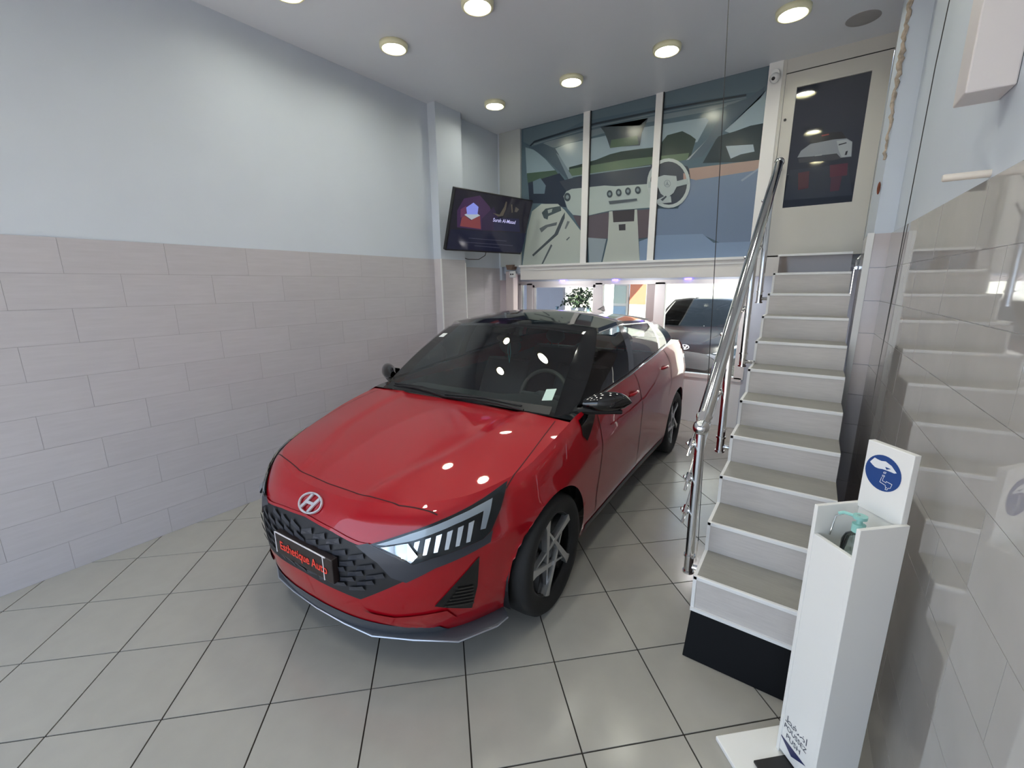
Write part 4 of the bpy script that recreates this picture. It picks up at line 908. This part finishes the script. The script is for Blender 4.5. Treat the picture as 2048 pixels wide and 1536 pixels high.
boxo('body', -0.75, 0.80, -0.20, 0.22, 0, 1.12, mat('counter_grey', (112, 110, 118), 0.5), cab); boxo('top', -0.78, 0.83, -0.22, 0.24, 1.12, 1.16, mat('counter_top_dark', (52, 50, 66), 0.2), cab)
plant = tag(empty('leafy_plant', (-3.22, 6.25, 1.16)), 'bushy dark green plant in a white pot behind the back window', 'plant')
MB().lathe([(0.0, 0.0), (0.07, 0.0), (0.09, 0.12), (0.095, 0.14), (0.085, 0.14), (0.08, 0.12), (0, 0.12)], 20).build('pot', M_WHITE, plant, True)
st_ = MB(); lv = MB(); rnd = random.Random(3); plant.scale = (1.3, 1.1, 1.05)
for k in range(16):
    a = rnd.uniform(0, 6.28); r = rnd.uniform(0.05, 0.26); h = rnd.uniform(0.24, 0.46); p1 = (r * math.cos(a) * .5, r * math.sin(a) * .4, h); p2 = (r * 1.25 * math.cos(a), r * math.sin(a) * .8, h - rnd.uniform(-.04, .14))
    st_.tube([(0, 0, .1), p1, p2], .005, 5)
    for j in range(22):
        t = rnd.uniform(.35, 1.1); c = Vector(p1).lerp(Vector(p2), min(t, 1)) + Vector((rnd.uniform(-.06, .06), rnd.uniform(-.05, .05), rnd.uniform(-.06, .05)))
        d = Vector((rnd.uniform(-1, 1), rnd.uniform(-1, 1), rnd.uniform(-1.2, .3))).normalized(); s = d.cross(Vector((rnd.uniform(-1, 1), rnd.uniform(-1, 1), rnd.uniform(-1, 1)))).normalized(); L_ = rnd.uniform(.05, .09)
        nrm_ = d.cross(s) * .006
        lv.add([c, c + d * L_ * .5 + s * .014 + nrm_, c + d * L_, c + d * L_ * .5 - s * .014 + nrm_], [(0, 1, 2), (0, 2, 3)])
st_.build('stem', mat('plant_stem', (70, 84, 50), 0.7), plant, True)
tag(lv.build('foliage', mat('leaf_dark_green', (52, 72, 44), 0.5, noise=0.2, nscale=20), plant), kind='stuff')
for x, lab in ((-3.52, 'small clear glass vase left of the leafy plant outside'), (-2.98, 'small clear glass vase right of the leafy plant outside')):
    v = tag(MB().lathe([(0.0, 0.0), (0.03, 0.0), (0.045, 0.05), (0.03, 0.10), (0.022, 0.13), (0.03, 0.16), (0.026, 0.16), (0.018, 0.13), (0.026, 0.10), (0.04, 0.05), (0.0, 0.006)], 18).build('glass_vase', glass('vase_glass', (214, 226, 230), 1.5), None, True), lab, 'vase'); v.location = (x, 6.12, 1.16)
cd = tag(MB().add([(0, 0, 0), (0.13, 0, 0), (0.13, 0.03, 0.10), (0, 0.03, 0.10), (0, 0.06, 0), (0.13, 0.06, 0)], [(0, 1, 2, 3), (3, 2, 5, 4), (0, 3, 4), (1, 5, 2), (0, 4, 5, 1)]).build('price_card', M_WHITE), 'white folded card standing on the counter by the plant', 'card'); cd.location = (-2.86, 6.08, 1.16)
struct(boxo('wall_yard_partition', -7.0, -4.25, 7.6, 7.7, 0.0, 2.35, mat('partition_lilac_grey', (150, 146, 156), 0.6)))
# lights under the mezzanine: first for a seen bulb, others added to brighten
sof = [(-2.9, 5.05), (-1.9, 5.05), (-0.95, 5.05)]; names_ = ['above the plant window', 'above the car roof, added to brighten', 'near the stairs, added to brighten']
for (x, y), w in zip(sof, names_):
    e = tag(empty('soffit_light', (x, y, 1.80)), 'small round soffit light under the mezzanine ' + w, 'light', 'soffit lights')
    MB().lathe([(0, -.012), (.03, -.010), (.042, -.002), (.042, 0)], 18).build('diffuser', mat('soffit_led', (255, 250, 246), 0.5, emit=190.0, emit_rgb=(250, 246, 246)), e, True)
    MB().lathe([(.042, -.003), (.052, -.004), (.055, 0), (.042, 0)], 18).build('rim', M_WHITE, e, True)
led = tag(empty('violet_led_strip', (-2.0, YB - 0.02, 1.712)), 'short violet glowing strips above the back windows', 'light strip')
for x in (-1.05, -0.28, 0.62): boxo('diode_strip', x - .04, x + .04, -.006, .0, -.004, .004, mat('violet_led', (150, 110, 255), 0.4, emit=9.0, emit_rgb=(120, 84, 255)), led)
# black car behind the glass: same kind of hatchback, dark paint
M_TINT = glass('tinted_black_glass', (40, 42, 46), 1.4)
M_BPAINT = mat('black_car_paint', (7, 7, 9), 0.35, coat=0.1, spec=0.2)
def copy_part(o, par):
    c = o.copy(); C.objects.link(c); c.parent = par
    for i, sl in enumerate(c.material_slots):
        if sl.material == M_RED: sl.link = 'OBJECT'; sl.material = M_BPAINT
        elif sl.material in (M_CARGLASS, M_SIDEGLASS): sl.link = 'OBJECT'; sl.material = M_TINT
    for ch in o.children:
        if ch.name.split('.')[0] not in ('grille_blade', 'reflector'): copy_part(ch, c)
car2 = empty('car', (-1.78, 7.75, -0.005), math.radians(1.5))
for o in list(car.children):
    if o.name.split('.')[0] in ('body', 'hood', 'roof', 'window_frame', 'windshield', 'side_window', 'rear_window', 'belt_moulding', 'cowl', 'floor_pan', 'wheel_housing', 'grille', 'lamp_surround', 'headlight', 'bumper_vent', 'wheel', 'front_emblem', 'wing_mirror', 'dashboard', 'seat', 'cabin_floor', 'front_lip'): copy_part(o, car2)
tag(car2, 'black car parked nose-on behind the glazed back wall', 'car')
# ================================================================== television
tr = Vector((0.195, 0.981, 0.0)).normalized(); tu = Vector((0.336, -0.055, 0.94)); tu = (tu - tr * tu.dot(tr)).normalized(); tn = tr.cross(tu)
TVM = Matrix((( tr.x, tu.x, tn.x, -3.13), (tr.y, tu.y, tn.y, 3.97), (tr.z, tu.z, tn.z, 2.31), (0, 0, 0, 1)))
tv = empty('television'); tv.matrix_world = TVM; tag(tv, 'flat black television tilted down high in the back left corner', 'television')
bevel(boxo('casing', -.55, .55, -.31, .31, -.045, 0.0, M_BLACK, tv), .006)
scr = boxo('screen', -.538, .538, -.296, .300, -.001, .0015, mat('screen_dark', (34, 33, 42), 0.08, emit=0.25, emit_rgb=(36, 34, 44)), tv)
_TC = [(405, 230), (1770, 460), (1550, 1355), (235, 1285)]
def _hom(src, dst):
    A = []
    for (a, b_), (x, y) in zip(src, dst): A += [[a, b_, 1, 0, 0, 0, -x * a, -x * b_, -x], [0, 0, 0, a, b_, 1, -y * a, -y * b_, -y]]
    return np.linalg.svd(np.array(A, float))[2][-1].reshape(3, 3)
_H = _hom([(a / 1000, b_ / 1000) for a, b_ in _TC], [(-.55, .31), (.55, .31), (.55, -.31), (-.55, -.31)])
def tvp(a, b_): v = _H @ np.array([a / 1000, b_ / 1000, 1]); return (float(v[0] / v[2]), float(v[1] / v[2]))
tvpoly = [((60, 40, 72), [(440, 620), (560, 420), (840, 370), (1010, 560), (1080, 750), (1040, 900), (870, 950), (440, 900)]), ((44, 34, 60), [(870, 760), (1080, 560), (1180, 800), (1160, 960), (870, 950)]), ((36, 36, 62), [(1080, 740), (1520, 760), (1540, 980), (1080, 950)]),
          ((30, 32, 50), [(330, 930), (1640, 1000), (1560, 1320), (255, 1262)]), ((122, 62, 66), [(490, 880), (520, 740), (570, 700), (680, 785), (840, 700), (855, 930)]), ((96, 54, 84), [(500, 600), (600, 540), (600, 700), (500, 740)]),
          ((168, 178, 190), [(565, 690), (610, 670), (790, 670), (840, 705), (690, 775)]), ((132, 142, 226), [(597, 570), (725, 488), (812, 560), (795, 685), (612, 685)]),
          ((84, 78, 70), [(1060, 660), (1180, 690), (1260, 560), (1290, 470), (1310, 480), (1290, 600), (1240, 710), (1150, 720)]), ((84, 78, 70), [(1380, 520), (1400, 520), (1410, 650), (1390, 660)]), ((80, 76, 72), [(1460, 560), (1520, 600), (1480, 650), (1440, 640)]),
          ((62, 64, 82), band([(640, 1080), (1300, 1130)], 10)), ((62, 64, 82), band([(470, 1140), (1410, 1205)], 10)), ((62, 64, 82), band([(740, 1205), (1180, 1242)], 10))]
mbt = MB(); mts = []; ix = {}
for k, (rgb, pts) in enumerate(tvpoly):
    if rgb not in ix: ix[rgb] = len(mts); mts.append(mat('screen_%d_%d_%d' % rgb, rgb, 0.1, emit=0.3))
    q = [tvp(*p) for p in pts]; mbt.add([(p[0], p[1], .0018 + .0002 * k) for p in q], [tuple(range(len(q)))], ix[rgb])
me = bpy.data.meshes.new('screen_image'); me.from_pydata(mbt.v, [], mbt.f)
for m_ in mts: me.materials.append(m_)
me.polygons.foreach_set('material_index', mbt.m); link('screen_image', me, scr)
tc_ = tvp(1265, 800); text_mesh('screen_text', 'Surah Al-Masad', .054, mat('screen_text_lilac', (176, 174, 214), 0.2, emit=0.5), scr, (tc_[0], tc_[1], .005), bold=.0006)
arm = MB().box(-.12, .12, -.10, .10, -.075, -.045); arm.tube([(0, 0, -.06), (-.05, .0, -.18), (-.20, .02, -.245)], .02, 8); arm.build('wall_bracket', M_BLACK, tv)
MB().tube([(.03, -.30, -.03), (.05, -.36, -.06), (.0, -.42, -.10), (-.10, -.44, -.16), (-.16, -.43, -.20)], .004, 6).build('power_cable', M_BLACK, tv, True)
# ================================================================== hand sanitiser stand
e_ = Vector((0.70, -0.715, 0)).normalized(); d_ = Vector((-e_.y, e_.x, 0))
SM = Matrix(((e_.x, d_.x, 0, 0.038), (e_.y, d_.y, 0, 1.560), (0, 0, 1, 0), (0, 0, 0, 1)))
stand = empty('sanitiser_stand'); stand.matrix_world = SM; tag(stand, 'white foot-operated hand sanitiser stand beside the stair foot', 'stand')
M_ST = mat('white_laminate', (244, 243, 240), 0.32)
bevel(boxo('base_plate', -.073, .23, -.188, .175, 0.0, .018, M_ST, stand), .003)
bevel(boxo('side_panel', 0, .013, 0, .162, .018, .984, M_ST, stand), .0015); bevel(boxo('side_panel', .143, .156, 0, .162, .018, .984, M_ST, stand), .0015)
bevel(boxo('front_panel', .013, .143, .002, .016, .034, .889, M_ST, stand), .0015)
bevel(boxo('back_panel', .013, .143, .146, .162, .018, .978, M_ST, stand), .0015)
sgn_ = bevel(boxo('sign_board', .010, .146, .142, .164, .972, 1.192, M_ST, stand), .002)
boxo('shelf', .013, .143, .016, .146, .80, .812, M_ST, stand)
boxo('pedal', .035, .120, -.115, .12, .022, .030, M_BLACK, stand)
M_BLUE = mat('sign_blue', (44, 78, 140), 0.35); M_NAVY = mat('print_navy', (44, 50, 96), 0.4); M_PW = mat('print_white', (236, 238, 242), 0.4)
def sprint(name, polys, m, parent, y):
    mb = MB()
    for pl in polys: mb.add([(a, y, b_) for a, b_ in pl], [tuple(range(len(pl)))])
    me = bpy.data.meshes.new(name); me.from_pydata(mb.v, [], mb.f); me.materials.append(m); me.update(); return link(name, me, parent)
cxs, czs, rs = .070, 1.108, .054
disc = sprint('blue_disc', [[(cxs + rs * math.cos(2 * math.pi * i / 40), czs + rs * math.sin(2 * math.pi * i / 40)) for i in range(40)]], M_BLUE, sgn_, .1412)
def K(a, b_):   # traced from the pictogram: disc spans 170..985 x, slanted
    u = (a - 578) / 407.0; v = -(b_ - 790 - (a - 578) * .33) / 372.0; return (cxs + rs * u, czs + rs * v * .98)
hand = [(255, 548), (345, 452), (420, 490), (500, 520), (600, 528), (670, 575), (740, 620), (800, 690), (870, 768), (820, 778), (740, 750), (650, 722), (560, 700), (470, 690), (390, 665), (320, 610)]
sprint('hand_symbol', [[K(*p) for p in hand]], M_PW, disc, .1408)
sprint('hand_gap', [[K(*p) for p in [(610, 645), (740, 688), (645, 705)]]], M_BLUE, disc, .1405)
def stroke(pts, w=11):
    out = []
    for i in range(len(pts) - 1):
        p, q = Vector(pts[i]), Vector(pts[i + 1]); t = (q - p).normalized(); n_ = Vector((-t.y, t.x)) * w / 2; p = p - t * w * .3; q = q + t * w * .3
        out.append([K(*(p + n_)), K(*(q + n_)), K(*(q - n_)), K(*(p - n_))])
    return out
pump = stroke([(575, 880), (555, 985), (690, 1055), (690, 1085), (725, 1105)]) + stroke([(615, 885), (605, 955), (690, 995), (690, 965), (820, 1020), (800, 1105), (750, 1110), (740, 1150), (695, 1140), (705, 1105)]) + stroke([(600, 760), (650, 765), (640, 795), (600, 785), (600, 760)]) + stroke([(585, 830), (635, 845), (630, 870), (585, 855), (585, 830)])
sprint('pump_symbol', pump, M_PW, disc, .1408)
fp = [o for o in stand.children if o.name.startswith('front_panel')][0]
RX90 = Matrix.Rotation(math.pi / 2, 4, 'X'); M_TXT = mat('print_dark_grey', (74, 76, 92), 0.5)
text_mesh('print_text', 'POUSSEZ', .0255, M_TXT, fp, (.066, .0012, .146), RX90, sx=.92, bold=.0002); text_mesh('print_text', 'PUSH', .0265, M_TXT, fp, (.063, .0012, .115), RX90, sx=1.0, bold=.0002)
text_mesh('print_text', '\u0627\ufebf\ufed0\ufec2'[::-1], .038, M_TXT, fp, (.066, .0012, .177), RX90, sx=1.0)
sprint('arrow', [[(.006, .094), (.120, .094), (.063, .060)]], M_NAVY, fp, .0012)
bot = empty('sanitiser_bottle'); bot.matrix_world = SM @ Matrix.Translation((.085, .075, .812)); tag(bot, 'clear sanitiser bottle with pale turquoise pump in the white stand', 'bottle')
MB().lathe([(0, 0), (.034, 0), (.036, .01), (.036, .085), (.028, .105), (.013, .115), (.013, .125), (0, .125)], 20).build('body', glass('bottle_clear', (226, 236, 236), 1.4), bot, True)
M_PUMP = mat('pump_turquoise', (150, 206, 200), 0.35)
MB().lathe([(0, .120), (.017, .120), (.017, .145), (.009, .147), (.007, .16), (.018, .162), (.018, .172), (0, .172)], 18).tube([(0, 0, .166), (-.035, -.02, .166), (-.045, -.026, .158)], .005, 8).build('pump', M_PUMP, bot, True)
wire = MB().tube([(.020, .05, .885), (.022, .06, .95), (.05, .07, .975), (.085, .075, .985)], .002, 6).build('press_wire', M_STEEL, stand, True)
# ================================================================== small things on walls and ceiling
cabl = tag(MB().tube([(-0.515, 2.80, 0.0), (-0.56, 2.80, 1.5), (-0.632, 2.80, ZC)], .0022, 6).build('hanging_cable', mat('cable_dark', (46, 46, 48), 0.6), None, True), 'thin dark cable hanging from the ceiling beside the handrail', 'cable')
cab2 = tag(MB().tube([(0.262, 3.10, 0.0), (0.258, 3.06, 1.2), (0.255, 3.0, 1.94), (0.252, 2.92, 2.6), (0.262, 2.76, ZC)], .0022, 6).build('hanging_cable', mat('cable_dark', (46, 46, 48), 0.6), None, True), 'thin dark cable running down the right wall beside the column', 'cable')
foam = MB(); rnd = random.Random(5); pts = []; rr_ = []
for i in range(60):
    z = 2.34 + (ZC - 2.34) * i / 59; pts.append((0.148 + rnd.uniform(-.005, .005), 3.446 + rnd.uniform(-.006, .006), z)); rr_.append(rnd.uniform(.007, .015) * (0.5 + 0.5 * min(1, i / 20)))
foam.tube(pts, rr_, 8); tag(foam.build('sealant_bead', mat('foam_cream', (176, 162, 146), 0.8, noise=0.4, nscale=40), None, True), 'lumpy cream foam sealant bead on the corner of the white column', 'sealant')
tag(MB().ball((0.146, 3.448, 2.19), .016, 8, sc=(.5, 1, 2.2)).build('rust_patch', mat('rust_brown', (118, 62, 44), 0.9, noise=0.3, nscale=30), None, True), 'small rusty brown lump on the column edge below the foam bead', 'rust patch')
duct = tag(MB().prism([(0.229, 1.82), (XR(1.82) + .004, 1.82), (XR(1.95) + .004, 1.95), (0.224, 1.95)], 2.163, ZC).build('cable_duct', mat('duct_white', (214, 208, 208), 0.4)), 'white rectangular cable duct on the right wall near the ceiling', 'duct'); bevel(duct, .004)
tag(MB().lathe([(0.0, 0), (.0085, 0), (.0105, .004), (.0105, .11), (0, .11)], 14, ax='x', c=(0.224, 1.881, 1.958)).build('pipe_stub', mat('ivory_pipe', (222, 214, 204), 0.4), None, True), 'short white pipe stub sticking out of the right wall', 'pipe')
sc1 = tag(empty('security_camera', (-0.600, YM - 0.02, 3.325)), 'small white security camera at the top right corner of the mural', 'camera')
MB().ball((0, -.045, -.02), .038, 10).tube([(0, 0, .03), (0, -.045, .015)], .030, 12).build('housing', M_WHITE, sc1, True); MB().ball((-.006, -.076, -.032), .014, 8).build('lens', M_BLACKG, sc1, True)
sc2 = tag(empty('wall_sensor', (-3.30, YM - 0.02, 1.80)), 'small white sensor box on the corner post below the television', 'sensor')
boxo('body', -.035, .045, -.03, .0, -.05, .03, M_WHITE, sc2, .006); MB().ball((-.01, -.032, -.01), .010, 6).build('lens', M_BLACKG, sc2); MB().ball((.02, -.032, -.01), .010, 6).build('lens', M_BLACKG, sc2)
jb = tag(MB().prism([(-3.365, 1.845), (-3.295, 1.845), (-3.275, 1.905), (-3.385, 1.905)], YM - 0.06, YM + 0.04, ax=1).build('bracket_box', mat('brown_wood', (120, 98, 86), 0.6)), 'small brown wedge-shaped box under the television', 'box')
# ================================================================== street in front of the shop
struct(boxo('floor_street', -14, 12, -16, YF, -0.14, -0.02, mat('asphalt', (120, 118, 116), 0.9, noise=0.1, nscale=4)))
